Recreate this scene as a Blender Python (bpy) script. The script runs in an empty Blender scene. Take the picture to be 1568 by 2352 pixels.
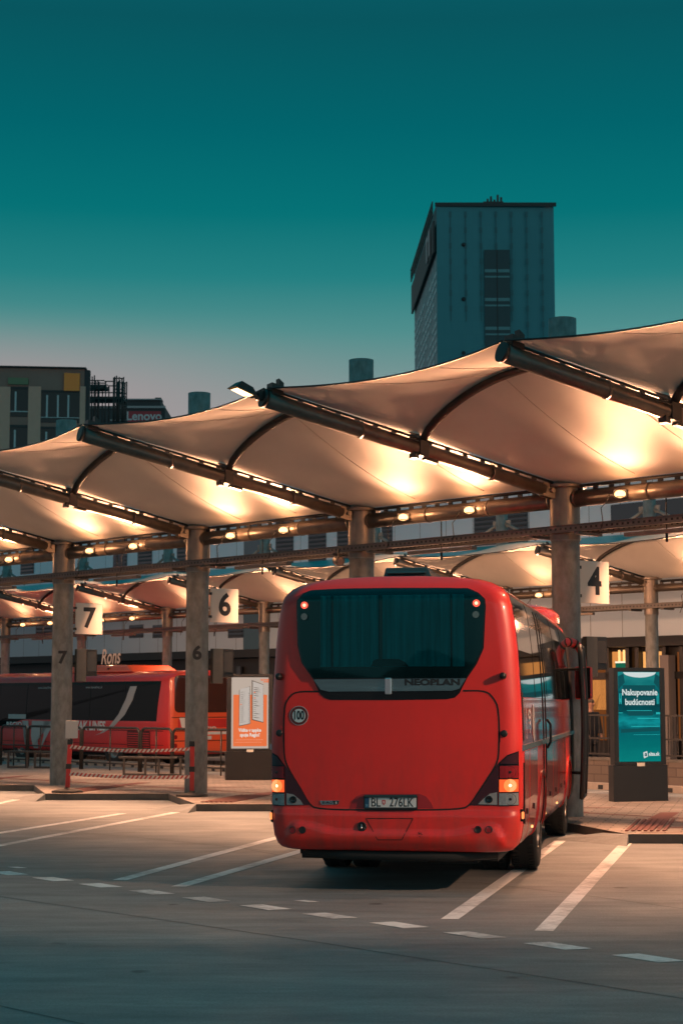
import bpy, bmesh, math, random
from mathutils import Vector, Matrix
random.seed(7)
R = math.radians
sc = bpy.context.scene
COL = sc.collection

# ------------------------------------------------------------------ camera
FPX = 3980.0                       # focal length in pixels of a 1568x2352 view
TH = math.atan(432/FPX)
EYE = 1.9
cam_d = bpy.data.cameras.new('camera'); cam = bpy.data.objects.new('camera', cam_d); COL.objects.link(cam)
cam_d.sensor_fit = 'VERTICAL'; cam_d.sensor_height = 36; cam_d.sensor_width = 24
cam_d.lens = FPX/2352*36; cam_d.clip_start = .1; cam_d.clip_end = 3000
cam.location = (0, 0, EYE); cam.rotation_euler = (R(90)+TH, 0, 0)
cam_d.dof.use_dof = True; cam_d.dof.focus_distance = 18.5; cam_d.dof.aperture_fstop = 4.5
sc.camera = cam

# ------------------------------------------------------------------ world: dusk sky
w = bpy.data.worlds.new('World'); sc.world = w; w.use_nodes = True
nt = w.node_tree; nt.nodes.clear()
def N(nt, t, **k):
    n = nt.nodes.new(t)
    for a, b in k.items(): setattr(n, a, b)
    return n
out = N(nt, 'ShaderNodeOutputWorld'); bg = N(nt, 'ShaderNodeBackground')
tc = N(nt, 'ShaderNodeTexCoord'); sp = N(nt, 'ShaderNodeSeparateXYZ')
nt.links.new(tc.outputs['Generated'], sp.inputs[0])
ramp = N(nt, 'ShaderNodeValToRGB'); nt.links.new(sp.outputs['Z'], ramp.inputs[0])
def srgb(r, g, b):
    f = lambda c: c/12.92 if c <= .04045 else ((c+.055)/1.055)**2.4
    return (f(r/255), f(g/255), f(b/255), 1)
els = [(0.0, srgb(168, 156, 154)), (.14, srgb(160, 155, 154)), (.165, srgb(144, 152, 151)), (.186, srgb(116, 148, 147)), (.21, srgb(80, 142, 141)), (.24, srgb(36, 128, 130)),
       (.275, srgb(6, 114, 118)), (.32, srgb(2, 100, 108)), (.375, srgb(8, 86, 95)), (.45, srgb(12, 98, 110)), (.62, srgb(20, 130, 146)), (1.0, srgb(20, 130, 146))]
cr = ramp.color_ramp
while len(cr.elements) > 1: cr.elements.remove(cr.elements[-1])
cr.elements[0].position = els[0][0]; cr.elements[0].color = els[0][1]
for p, c in els[1:]:
    e = cr.elements.new(p); e.color = c
# afterglow of the sunset on the side of the sky behind the photographer
mb = N(nt, 'ShaderNodeMath', operation='MULTIPLY'); mb.inputs[1].default_value = -1; nt.links.new(sp.outputs['Y'], mb.inputs[0])
mr1 = N(nt, 'ShaderNodeMapRange', interpolation_type='SMOOTHSTEP'); nt.links.new(mb.outputs[0], mr1.inputs[0])
mr1.inputs[1].default_value = 0.1; mr1.inputs[2].default_value = 1
mr2 = N(nt, 'ShaderNodeMapRange', interpolation_type='SMOOTHSTEP'); nt.links.new(sp.outputs['Z'], mr2.inputs[0])
mr2.inputs[1].default_value = .42; mr2.inputs[2].default_value = 0.05
mm = N(nt, 'ShaderNodeMath', operation='MULTIPLY'); nt.links.new(mr1.outputs[0], mm.inputs[0]); nt.links.new(mr2.outputs[0], mm.inputs[1])
glow = N(nt, 'ShaderNodeMix', data_type='RGBA', blend_type='ADD'); nt.links.new(mm.outputs[0], glow.inputs[0])
nt.links.new(ramp.outputs[0], glow.inputs[6]); glow.inputs[7].default_value = (.38, .68, .71, 1)
px1 = N(nt, 'ShaderNodeMapRange', interpolation_type='SMOOTHSTEP'); nt.links.new(sp.outputs['X'], px1.inputs[0]); px1.inputs[1].default_value = .05; px1.inputs[2].default_value = -.2
px2 = N(nt, 'ShaderNodeMapRange', interpolation_type='SMOOTHSTEP'); nt.links.new(sp.outputs['Z'], px2.inputs[0]); px2.inputs[1].default_value = .225; px2.inputs[2].default_value = .17
pxm = N(nt, 'ShaderNodeMath', operation='MULTIPLY'); nt.links.new(px1.outputs[0], pxm.inputs[0]); nt.links.new(px2.outputs[0], pxm.inputs[1])
pink = N(nt, 'ShaderNodeMix', data_type='RGBA', blend_type='MIX'); nt.links.new(pxm.outputs[0], pink.inputs[0]); nt.links.new(glow.outputs[2], pink.inputs[6]); pink.inputs[7].default_value = srgb(162, 150, 152)
nt.links.new(pink.outputs[2], bg.inputs[0]); bg.inputs[1].default_value = 1.0
nt.links.new(bg.outputs[0], out.inputs[0])

# ------------------------------------------------------------------ exposure, light paths
sc.view_settings.view_transform = 'Standard'; sc.view_settings.look = 'None'
sc.view_settings.exposure = 0; sc.view_settings.gamma = 1
sc.cycles.max_bounces = 6; sc.cycles.diffuse_bounces = 3; sc.cycles.glossy_bounces = 3
sc.cycles.transmission_bounces = 4; sc.cycles.transparent_max_bounces = 8
sc.cycles.sample_clamp_indirect = 3; sc.cycles.use_denoising = True
sc.cycles.caustics_reflective = False; sc.cycles.caustics_refractive = False
WARM = (1.0, .49, .27)

# ------------------------------------------------------------------ helpers
def ray(px, py):
    a = (1176-py)/FPX
    return Vector(((px-784)/FPX, math.cos(TH)-math.sin(TH)*a, math.sin(TH)+math.cos(TH)*a))
def hit(px, py, p0, n):
    d = ray(px, py); o = Vector((0, 0, EYE)); n = Vector(n)
    return o + d*((Vector(p0)-o).dot(n)/d.dot(n))
def gnd(px, py, z=0.0): return hit(px, py, (0, 0, z), (0, 0, 1))

MATS = {}
def mat(name, col=(.5, .5, .5), rough=.5, metal=0, var=0, vscale=4, bump=0, bscale=40, coat=0, spec=.5, emit=None, es=1, stretch=(1, 1, 1), detail=6):
    if name in MATS: return MATS[name]
    m = bpy.data.materials.new(name); m.use_nodes = True; t = m.node_tree; b = t.nodes['Principled BSDF']
    b.inputs['Base Color'].default_value = (*col, 1); b.inputs['Roughness'].default_value = rough
    b.inputs['Metallic'].default_value = metal; b.inputs['Coat Weight'].default_value = coat
    b.inputs['Coat Roughness'].default_value = .08; b.inputs['Specular IOR Level'].default_value = spec
    if emit: b.inputs['Emission Color'].default_value = (*emit, 1); b.inputs['Emission Strength'].default_value = es
    c = N(t, 'ShaderNodeTexCoord'); mp = N(t, 'ShaderNodeMapping'); t.links.new(c.outputs['Object'], mp.inputs[0]); mp.inputs['Scale'].default_value = stretch
    if var:
        n = N(t, 'ShaderNodeTexNoise'); n.inputs['Scale'].default_value = vscale; n.inputs['Detail'].default_value = detail; n.inputs['Roughness'].default_value = .62
        t.links.new(mp.outputs[0], n.inputs[0])
        r = N(t, 'ShaderNodeMapRange'); t.links.new(n.outputs[0], r.inputs[0])
        r.inputs[1].default_value = .25; r.inputs[2].default_value = .75; r.inputs[3].default_value = 1-var; r.inputs[4].default_value = 1+var
        mx = N(t, 'ShaderNodeVectorMath', operation='SCALE'); mx.inputs[0].default_value = col; t.links.new(r.outputs[0], mx.inputs['Scale'])
        t.links.new(mx.outputs[0], b.inputs['Base Color'])
        r2 = N(t, 'ShaderNodeMapRange'); t.links.new(n.outputs[0], r2.inputs[0]); r2.inputs[3].default_value = max(0, rough-.12*min(1, var*3)); r2.inputs[4].default_value = min(1, rough+.12*min(1, var*3))
        t.links.new(r2.outputs[0], b.inputs['Roughness'])
    if bump:
        n2 = N(t, 'ShaderNodeTexNoise'); n2.inputs['Scale'].default_value = bscale; n2.inputs['Detail'].default_value = 4
        t.links.new(mp.outputs[0], n2.inputs[0])
        bp = N(t, 'ShaderNodeBump'); bp.inputs['Strength'].default_value = bump; bp.inputs['Distance'].default_value = .02
        t.links.new(n2.outputs[0], bp.inputs['Height']); t.links.new(bp.outputs[0], b.inputs['Normal'])
    MATS[name] = m; return m
def emat(name, col, s):
    if name in MATS: return MATS[name]
    m = bpy.data.materials.new(name); m.use_nodes = True; t = m.node_tree; t.nodes.clear()
    o = N(t, 'ShaderNodeOutputMaterial'); e = N(t, 'ShaderNodeEmission'); e.inputs[0].default_value = (*col, 1); e.inputs[1].default_value = s
    t.links.new(e.outputs[0], o.inputs[0]); MATS[name] = m; return m

class MB:
    def __init__(s): s.v = []; s.f = []; s.mi = []; s.sm = []; s.cur = 0
    def add(s, vs, fs, smooth=False):
        o = len(s.v); s.v += [tuple(v) for v in vs]
        for f in fs: s.f.append(tuple(i+o for i in f)); s.mi.append(s.cur); s.sm.append(smooth)
    def box(s, x0, x1, y0, y1, z0, z1):
        vs = [(x0, y0, z0), (x1, y0, z0), (x1, y1, z0), (x0, y1, z0), (x0, y0, z1), (x1, y0, z1), (x1, y1, z1), (x0, y1, z1)]
        s.add(vs, [(0, 3, 2, 1), (4, 5, 6, 7), (0, 1, 5, 4), (1, 2, 6, 5), (2, 3, 7, 6), (3, 0, 4, 7)]); return s
    def obox(s, c, ax, ay, az, hx, hy, hz):
        c = Vector(c); ax, ay, az = [Vector(a).normalized() for a in (ax, ay, az)]
        vs = [c+ax*(i*hx)+ay*(j*hy)+az*(k*hz) for k in (-1, 1) for i, j in ((-1, -1), (1, -1), (1, 1), (-1, 1))]
        s.add(vs, [(0, 3, 2, 1), (4, 5, 6, 7), (0, 1, 5, 4), (1, 2, 6, 5), (2, 3, 7, 6), (3, 0, 4, 7)]); return s
    def bar(s, p, q, wd, ht):                      # rectangular bar from p to q
        p = Vector(p); q = Vector(q); d = (q-p).normalized()
        up = Vector((0, 0, 1)) if abs(d.z) < .95 else Vector((1, 0, 0))
        sx = d.cross(up).normalized(); u = sx.cross(d)
        return s.obox((p+q)/2, d, sx, u, (q-p).length/2, wd/2, ht/2)
    def tube(s, pts, r, n=16, caps=True, smooth=True):
        pts = [Vector(p) for p in pts]; rs = r if isinstance(r, (list, tuple)) else [r]*len(pts)
        o = len(s.v); rings = []; ref = None
        for i, p in enumerate(pts):
            d = (pts[min(i+1, len(pts)-1)]-pts[max(i-1, 0)]).normalized()
            if ref is None: ref = Vector((0, 0, 1)) if abs(d.z) < .9 else Vector((1, 0, 0))
            a = d.cross(ref).normalized(); b = a.cross(d).normalized(); ref = b
            rings.append([p+(a*math.cos(t)+b*math.sin(t))*rs[i] for t in [2*math.pi*k/n for k in range(n)]])
        s.add([v for rg in rings for v in rg], [(i*n+k, i*n+(k+1) % n, (i+1)*n+(k+1) % n, (i+1)*n+k) for i in range(len(pts)-1) for k in range(n)], smooth)
        if caps:
            s.add(rings[0], [tuple(range(n))]); s.add(rings[-1], [tuple(range(n-1, -1, -1))])
        return s
    def lathe(s, prof, c=(0, 0, 0), ax=(0, 0, 1), n=32, smooth=True):     # prof: (radius, distance along axis)
        c = Vector(c); ax = Vector(ax).normalized(); ref = Vector((0, 0, 1)) if abs(ax.z) < .9 else Vector((1, 0, 0))
        a = ax.cross(ref).normalized(); b = a.cross(ax)
        vs = [c+ax*h+(a*math.cos(t)+b*math.sin(t))*r for r, h in prof for t in [2*math.pi*k/n for k in range(n)]]
        s.add(vs, [(i*n+k, i*n+(k+1) % n, (i+1)*n+(k+1) % n, (i+1)*n+k) for i in range(len(prof)-1) for k in range(n)], smooth); return s
    def poly(s, pts, thick=0, d=(0, 1, 0)):
        pts = [Vector(p) for p in pts]; n = len(pts)
        if not thick: s.add(pts, [tuple(range(n))]); return s
        d = Vector(d)*thick
        s.add(pts+[p+d for p in pts], [tuple(range(n)), tuple(range(2*n-1, n-1, -1))]+[(i, (i+1) % n, n+(i+1) % n, n+i) for i in range(n)]); return s
    def grid(s, fn, nu, nv, smooth=True):
        s.add([fn(i/nu, j/nv) for i in range(nu+1) for j in range(nv+1)],
              [(i*(nv+1)+j, (i+1)*(nv+1)+j, (i+1)*(nv+1)+j+1, i*(nv+1)+j+1) for i in range(nu) for j in range(nv)], smooth); return s
    def build(s, name, m, parent=None, loc=(0, 0, 0), rz=0, bevel=0, fix=True):
        me = bpy.data.meshes.new(name); me.from_pydata(s.v, [], s.f)
        for mm_ in (m if isinstance(m, (list, tuple)) else [m]): me.materials.append(mm_)
        me.polygons.foreach_set('material_index', s.mi); me.polygons.foreach_set('use_smooth', s.sm)
        if fix:
            b = bmesh.new(); b.from_mesh(me); bmesh.ops.remove_doubles(b, verts=b.verts, dist=1e-5); bmesh.ops.recalc_face_normals(b, faces=b.faces); b.to_mesh(me); b.free()
        o = bpy.data.objects.new(name, me); COL.objects.link(o); o.location = loc; o.rotation_euler = (0, 0, rz)
        if parent: o.parent = parent
        if bevel:
            md = o.modifiers.new('bevel', 'BEVEL'); md.width = bevel; md.segments = 2; md.limit_method = 'ANGLE'; md.angle_limit = R(40)
        return o
def tag(o, label=None, cat=None, group=None, kind=None):
    if label: o['label'] = label
    if cat: o['category'] = cat
    if group: o['group'] = group
    if kind: o['kind'] = kind
    return o
def thing(name, label, cat, loc=(0, 0, 0), rz=0, group=None):
    o = bpy.data.objects.new(name, None); COL.objects.link(o); o.location = loc; o.rotation_euler = (0, 0, rz); o.empty_display_size = .2
    return tag(o, label, cat, group)
def dup(o, loc=None, label=None, parent=None):
    c = o.copy(); COL.objects.link(c)
    if parent: c.parent = parent
    if loc is not None: c.location = loc
    if label: c['label'] = label
    for ch in list(o.children): dup(ch, parent=c)
    return c
def text_data(body, size, bold=0.0, align='CENTER', shear=0, space=1.0):
    cu = bpy.data.curves.new('txt', 'FONT'); cu.body = body; cu.size = size; cu.offset = bold; cu.align_x = align; cu.align_y = 'CENTER'; cu.shear = shear; cu.space_character = space
    cu.resolution_u = 4
    ob = bpy.data.objects.new('txt', cu); me = bpy.data.meshes.new_from_object(ob)
    v = [x.co.copy() for x in me.vertices]; f = [tuple(p.vertices) for p in me.polygons]
    bpy.data.objects.remove(ob); bpy.data.curves.remove(cu); bpy.data.meshes.remove(me); return v, f
def lettering(name, body, size, o, m, parent=None, xd=(1, 0, 0), ud=(0, 0, 1), bold=0, align='CENTER', depth=.004, sx=1, shear=0, space=1.0, mbx=None, warp=None):
    v, f = text_data(body, size, bold, align, shear, space); o = Vector(o); xd = Vector(xd).normalized(); ud = Vector(ud).normalized(); n = xd.cross(ud)
    k = len(v); pts = [o+xd*(p.x*sx)+ud*p.y for p in v]
    if warp:
        bm = bmesh.new(); vv = [bm.verts.new(p) for p in pts]
        for q in f:
            try: bm.faces.new([vv[i] for i in q])
            except ValueError: pass
        st_ = size/8
        for i in range(-30, 31): bmesh.ops.bisect_plane(bm, geom=bm.verts[:]+bm.edges[:]+bm.faces[:], plane_co=o+xd*(i*st_), plane_no=xd)
        bm.verts.index_update(); pts = [Vector(warp(v_.co)) for v_ in bm.verts]; f = [tuple(v_.index for v_ in q.verts) for q in bm.faces]; n = n*0; bm.free()
    b = mbx or MB()
    b.add([p+n*depth for p in pts], f)
    if mbx is None: return b.build(name, m, parent, fix=False)

# ------------------------------------------------------------------ layout of the station
ROW = Vector((-3.158, 3.361, 0)); RD = ROW.normalized(); ND = Vector((.729, .685, 0)).normalized()    # along the rows / away from the camera
P4 = Vector((3.51, 27.1, 0))
def colpos(k): return P4+ROW*(k-4)
BAY = Vector((.2385, .971, 0)).normalized()
PZ = .12                                                                 # platform height

galv = mat('galvanised steel', (.21, .215, .205), .6, .3, var=.42, vscale=9, bump=.15, bscale=60, stretch=(1, 1, .55))
galvd = mat('painted pipe steel', (.17, .14, .115), .38, .6, var=.25, vscale=6)
dark = mat('dark steel', (.035, .033, .032), .45, .4, var=.2, vscale=8)
chan = mat('perforated channel steel', (.15, .135, .125), .5, .5, var=.25, vscale=12)
black = mat('black paint', (.012, .013, .014), .4, 0, var=.15, vscale=5)

# ------------------------------------------------------------------ ground
def ground_material():
    m = bpy.data.materials.new('worn concrete'); m.use_nodes = True; t = m.node_tree; b = t.nodes['Principled BSDF']
    c = N(t, 'ShaderNodeTexCoord')
    def noise(scale, st, det=5, rot=0):
        mp = N(t, 'ShaderNodeMapping'); mp.inputs['Scale'].default_value = st; mp.inputs['Rotation'].default_value = (0, 0, rot); t.links.new(c.outputs['Object'], mp.inputs[0])
        n = N(t, 'ShaderNodeTexNoise'); n.inputs['Scale'].default_value = scale; n.inputs['Detail'].default_value = det; n.inputs['Roughness'].default_value = .6; t.links.new(mp.outputs[0], n.inputs[0]); return n.outputs[0]
    def rng(s, a, b_, lo, hi):
        r = N(t, 'ShaderNodeMapRange'); t.links.new(s, r.inputs[0]); r.inputs[1].default_value = a; r.inputs[2].default_value = b_; r.inputs[3].default_value = lo; r.inputs[4].default_value = hi; return r.outputs[0]
    def mul(a, b_):
        n = N(t, 'ShaderNodeMath', operation='MULTIPLY'); t.links.new(a, n.inputs[0]); t.links.new(b_, n.inputs[1]); return n.outputs[0]
    streak = rng(noise(1.3, (.34, 1.7, 1), 10), .3, .7, .72, 1.22)
    streak2 = rng(noise(3.4, (.5, 2.4, 1), 10, rot=.6), .3, .7, .84, 1.14)
    big = rng(noise(.16, (1, 1, 1), 3), .3, .7, .8, 1.15)
    fine = rng(noise(55, (1, 1, 1), 3), .3, .7, .86, 1.14)
    st = rng(noise(.75, (1, 1.6, 1), 6), .64, .76, 1, .55)
    vo = N(t, 'ShaderNodeTexVoronoi'); vo.inputs['Scale'].default_value = .9; wm = N(t, 'ShaderNodeVectorMath', operation='ADD'); wn = N(t, 'ShaderNodeTexNoise'); wn.inputs['Scale'].default_value = 9; t.links.new(c.outputs['Object'], wn.inputs[0])
    ws = N(t, 'ShaderNodeVectorMath', operation='SCALE'); t.links.new(wn.outputs[1], ws.inputs[0]); ws.inputs['Scale'].default_value = .12; t.links.new(c.outputs['Object'], wm.inputs[0]); t.links.new(ws.outputs[0], wm.inputs[1]); t.links.new(wm.outputs[0], vo.inputs[0])
    spots = rng(vo.outputs['Distance'], .035, .075, .45, 1)
    vo2 = N(t, 'ShaderNodeTexVoronoi'); vo2.inputs['Scale'].default_value = 110; t.links.new(c.outputs['Object'], vo2.inputs[0]); agg = rng(vo2.outputs['Color'], 0, 1, .82, 1.16)
    v = mul(mul(mul(mul(streak, streak2), mul(big, fine)), mul(st, spots)), agg)
    s = N(t, 'ShaderNodeVectorMath', operation='SCALE'); s.inputs[0].default_value = (.205, .222, .222); t.links.new(v, s.inputs['Scale']); t.links.new(s.outputs[0], b.inputs['Base Color'])
    t.links.new(rng(noise(.8, (1, 1, 1)), .3, .7, .5, .8), b.inputs['Roughness'])
    bp = N(t, 'ShaderNodeBump'); bp.inputs['Strength'].default_value = .25; bp.inputs['Distance'].default_value = .01; t.links.new(noise(30, (1, 1, 1)), bp.inputs['Height']); t.links.new(bp.outputs[0], b.inputs['Normal'])
    return m
conc = ground_material()
g = MB(); g.poly([(-500, -300, 0), (500, -300, 0), (500, 900, 0), (-500, 900, 0)])
tag(g.build('ground', conc), kind='structure')

def band(b, p, q, wd, z, skew=None):
    p = Vector(p); q = Vector(q); d = (q-p); d.z = 0; d.normalize(); n = Vector((-d.y, d.x, 0))*wd/2
    if skew is not None: n = Vector(skew).normalized()*wd/2/abs(Vector(skew).normalized().cross(d).z)
    b.add([(p.x-n.x, p.y-n.y, z), (q.x-n.x, q.y-n.y, z), (q.x+n.x, q.y+n.y, z), (p.x+n.x, p.y+n.y, z)], [(0, 1, 2, 3)])
def worn_paint():
    m = bpy.data.materials.new('worn white road paint'); m.use_nodes = True; t = m.node_tree; b = t.nodes['Principled BSDF']; c = N(t, 'ShaderNodeTexCoord')
    a = N(t, 'ShaderNodeTexNoise'); a.inputs['Scale'].default_value = 7; a.inputs['Detail'].default_value = 12; a.inputs['Roughness'].default_value = .75; t.links.new(c.outputs['Object'], a.inputs[0])
    d = N(t, 'ShaderNodeTexNoise'); d.inputs['Scale'].default_value = .8; d.inputs['Detail'].default_value = 3; t.links.new(c.outputs['Object'], d.inputs[0])
    ad = N(t, 'ShaderNodeMath', operation='ADD'); t.links.new(a.outputs[0], ad.inputs[0]); t.links.new(d.outputs[0], ad.inputs[1])
    r = N(t, 'ShaderNodeMapRange'); t.links.new(ad.outputs[0], r.inputs[0]); r.inputs[1].default_value = .93; r.inputs[2].default_value = 1.22
    mx = N(t, 'ShaderNodeMix', data_type='RGBA'); t.links.new(r.outputs[0], mx.inputs[0]); mx.inputs[6].default_value = (.80, .79, .77, 1); mx.inputs[7].default_value = (.32, .325, .32, 1); t.links.new(mx.outputs[2], b.inputs['Base Color']); b.inputs['Roughness'].default_value = .65; return m
paint = worn_paint()
mk = MB()
for a, b_ in (((1032, 2112), (1285, 1932)), ((1248, 2139), (1437, 1937)), ((275, 2022), (760, 1891)), ((410, 2037), (840, 1912)), ((-90, 1928), (281, 1869)), ((-120, 1965), (405, 1866)), ((-60, 1858), (38, 1837))):
    p, q = gnd(*a), gnd(*b_); band(mk, p, q, .155, .004, (1, -.12, 0))
c0 = Vector((1.08, 14.37, 0)); rel = [(-.25, .145), (-.035, .22), (.25, -.145), (.035, -.22)]
for i in range(-4, 12):
    c = c0+RD*(.866*i)
    mk.add([(c.x+a, c.y+b_, .004) for a, b_ in rel], [(0, 1, 2, 3)])
for px, py in ((40, 1993), (704, 2070.5)):
    c = gnd(px, py); mk.add([(c.x+a*.5, c.y+b_*.4, .004) for a, b_ in rel], [(0, 1, 2, 3)])
band(mk, gnd(1350, 1820), gnd(1700, 1811), .12, .004)
tag(mk.build('road_markings', paint), kind='structure')
jn = MB(); jm = mat('joint sealant', (.085, .09, .09), .8)
def jline(pts, wd=.014):
    P = [gnd(*p) for p in pts]
    for a, b_ in zip(P, P[1:]): band(jn, a, b_, wd, .0025)
jline([(-40, 2054), (252, 2096), (746, 2167), (861, 2186), (1177, 2234), (1600, 2299)])
jline([(1100, 2028), (1334, 2056), (1600, 2092)]); jline([(560, 1950), (700, 1975)])
jline([(100, 1905), (330, 1925), (620, 1955)], .015); jline([(-50, 2300), (500, 2420)], .015)
tag(jn.build('pavement_joints', jm), kind='structure')

def paver_material():
    m = bpy.data.materials.new('small concrete pavers'); m.use_nodes = True; t = m.node_tree; b = t.nodes['Principled BSDF']
    c = N(t, 'ShaderNodeTexCoord'); mp = N(t, 'ShaderNodeMapping'); mp.inputs['Rotation'].default_value = (0, 0, .24); t.links.new(c.outputs['Object'], mp.inputs[0])
    br = N(t, 'ShaderNodeTexBrick'); t.links.new(mp.outputs[0], br.inputs[0]); br.inputs['Scale'].default_value = 1; br.inputs['Brick Width'].default_value = .4; br.inputs['Row Height'].default_value = .2; br.inputs['Mortar Size'].default_value = .012
    br.inputs['Color1'].default_value = (.30, .255, .22, 1); br.inputs['Color2'].default_value = (.24, .20, .175, 1); br.inputs['Mortar'].default_value = (.10, .085, .075, 1)
    n = N(t, 'ShaderNodeTexNoise'); n.inputs['Scale'].default_value = 1.1; t.links.new(c.outputs['Object'], n.inputs[0])
    r = N(t, 'ShaderNodeMapRange'); t.links.new(n.outputs[0], r.inputs[0]); r.inputs[1].default_value = .3; r.inputs[2].default_value = .7; r.inputs[3].default_value = .75; r.inputs[4].default_value = 1.15
    s = N(t, 'ShaderNodeVectorMath', operation='SCALE'); t.links.new(br.outputs[0], s.inputs[0]); t.links.new(r.outputs[0], s.inputs['Scale']); t.links.new(s.outputs[0], b.inputs['Base Color']); b.inputs['Roughness'].default_value = .75
    return m
pav = paver_material(); kerbm = mat('kerb stone', (.13, .115, .10), .8, var=.3, vscale=3); redp = mat('dark red pavers', (.15, .055, .045), .75, var=.25, vscale=5)
front = []
for k in range(11, -3, -1):
    c = colpos(k); front += [(c.x-2.85, c.y-.3), (c.x-.5, c.y-.3)]
rear = [tuple((colpos(k)+ND*5.5).xy) for k in (-3, 12)]
pl = MB(); pts = front+rear; n_ = len(pts)
pl.add([(x, y, PZ) for x, y in pts], [tuple(range(n_))]); pl.cur = 1
pl.add([(x, y, PZ) for x, y in pts]+[(x, y, -.02) for x, y in pts], [(i, (i+1) % n_, n_+(i+1) % n_, n_+i) for i in range(n_)])
po = pl.build('platform', [pav, kerbm]); tag(po, kind='structure')
kb = MB(); bd = MB(); rp = MB(); tp = MB()
for k in range(11, -3, -1):
    c = colpos(k); a = Vector((c.x-2.85, c.y-.3, 0)); b_ = Vector((c.x-.5, c.y-.3, 0))
    # pale kerb coping along the front
    kb.add([(a.x, a.y-.004, PZ+.004), (b_.x, b_.y-.004, PZ+.004), (b_.x, b_.y+.13, PZ+.004), (a.x+.03, a.y+.13, PZ+.004)], [(0, 1, 2, 3)])
    for off, wd in ((.34, .1), (1.25, .16), (2.4, .14)):
        s0 = a+BAY*off; band(bd, s0+Vector((.15, 0, 0)), s0+Vector((2.6+off*.3, 0, 0)), wd, PZ+.004)
    band(bd, a+Vector((.3, .75, 0)), a+Vector((.3, 0, 0))+BAY*4.6, .3, PZ+.007, (1, 0, 0))
    band(bd, a+Vector((3.2, 1.2, 0)), a+Vector((-1.0, 5.4, 0)), .14, PZ+.0055)
    T1 = a+BAY*.95; T2 = a
    rp.add([(T1.x, T1.y, PZ+.002), (T2.x, T2.y, PZ+.002), (a.x-.1, a.y-.5, .002), (a.x-.95, a.y+.75, .002), (a.x+.01, a.y, 0), (T1.x, T1.y, 0)], [(0, 1, 2, 3), (1, 4, 2), (0, 3, 5)])
    for j in range(7):
        s0 = a+Vector((-.02+j*.085, .5, 0)); e0 = s0+BAY*2.4; d = (e0-s0)
        tp.bar(s0+Vector((.08, 0, PZ+.01)), e0+Vector((.08, 0, PZ+.01)), .045, .012)
tag(kb.build('kerb', mat('pale kerb stone', (.30, .25, .21), .75, var=.2, vscale=4)), kind='structure')
tag(bd.build('paving_bands', redp), kind='structure'); tag(rp.build('kerb_ramp', conc), kind='structure')
tag(tp.build('tactile_paving', redp), kind='structure')
# platform on the far side with its low kerb and drain slots
fp = MB(); q0 = colpos(-8)+ND*11.6; q1 = colpos(16)+ND*11.6; q2 = q1+ND*9; q3 = q0+ND*9
fp.add([(p.x, p.y, z) for z in (.12, -.02) for p in (q0, q1, q2, q3)], [(0, 1, 2, 3), (0, 1, 5, 4)])
tag(fp.build('far_platform', pav), kind='structure')
kk = MB(); e0 = colpos(-6)+ND*8.6; e1 = colpos(16)+ND*8.6
kk.obox((e0+e1)/2+Vector((0, 0, .07)), RD, ND, (0, 0, 1), (e1-e0).length/2, .14, .07); kk.cur = 1
for i in range(250):
    p = e0+RD*(.45*i); kk.obox(p+Vector((0, 0, .06))-ND*.142, RD, ND, (0, 0, 1), .06, .01, .045)
tag(kk.build('kerb_divider', [mat('pale kerb stone'), black]), kind='structure')

# ------------------------------------------------------------------ canopies
ARM = Vector((-4.62, -2.2, 0))
def fabric():
    m = bpy.data.materials.new('canopy fabric'); m.use_nodes = True; t = m.node_tree; t.nodes.clear()
    o = N(t, 'ShaderNodeOutputMaterial'); d = N(t, 'ShaderNodeBsdfDiffuse'); tr = N(t, 'ShaderNodeBsdfTranslucent'); mx = N(t, 'ShaderNodeMixShader'); mx.inputs[0].default_value = .12
    c = N(t, 'ShaderNodeTexCoord'); n = N(t, 'ShaderNodeTexNoise'); n.inputs['Scale'].default_value = 1.2; n.inputs['Detail'].default_value = 8; t.links.new(c.outputs['Object'], n.inputs[0])
    r = N(t, 'ShaderNodeMapRange'); t.links.new(n.outputs[0], r.inputs[0]); r.inputs[1].default_value = .3; r.inputs[2].default_value = .7; r.inputs[3].default_value = .88; r.inputs[4].default_value = 1.04
    s = N(t, 'ShaderNodeVectorMath', operation='SCALE'); s.inputs[0].default_value = (.60, .54, .475); t.links.new(r.outputs[0], s.inputs['Scale'])
    t.links.new(s.outputs[0], d.inputs[0]); t.links.new(s.outputs[0], tr.inputs[0]); t.links.new(d.outputs[0], mx.inputs[1]); t.links.new(tr.outputs[0], mx.inputs[2]); t.links.new(mx.outputs[0], o.inputs[0])
    return m
fab = fabric()
bulb = emat('lamp lens', (1, .52, .20), 4)
class Canopy:
    def __init__(s, base, arm, rad, z_joint, z_tip, z_top, rise, z_beam, arm_r, pipe_r, gz):
        s.base = base; s.arm = arm; s.rad = rad; s.zj = z_joint; s.zt = z_tip; s.ztop = z_top; s.rise = rise; s.zb = z_beam; s.ar = arm_r; s.pr = pipe_r; s.gz = gz
    def armpt(s, t, dz=0):                            # t=0 at the tip, 1 at the column; relative to the column foot
        u = 1-t; st = s.arm.normalized()*.0
        return Vector((s.arm.x*u, s.arm.y*u, s.zt+(s.zj-s.zt)*t-s.gz+dz))
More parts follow.
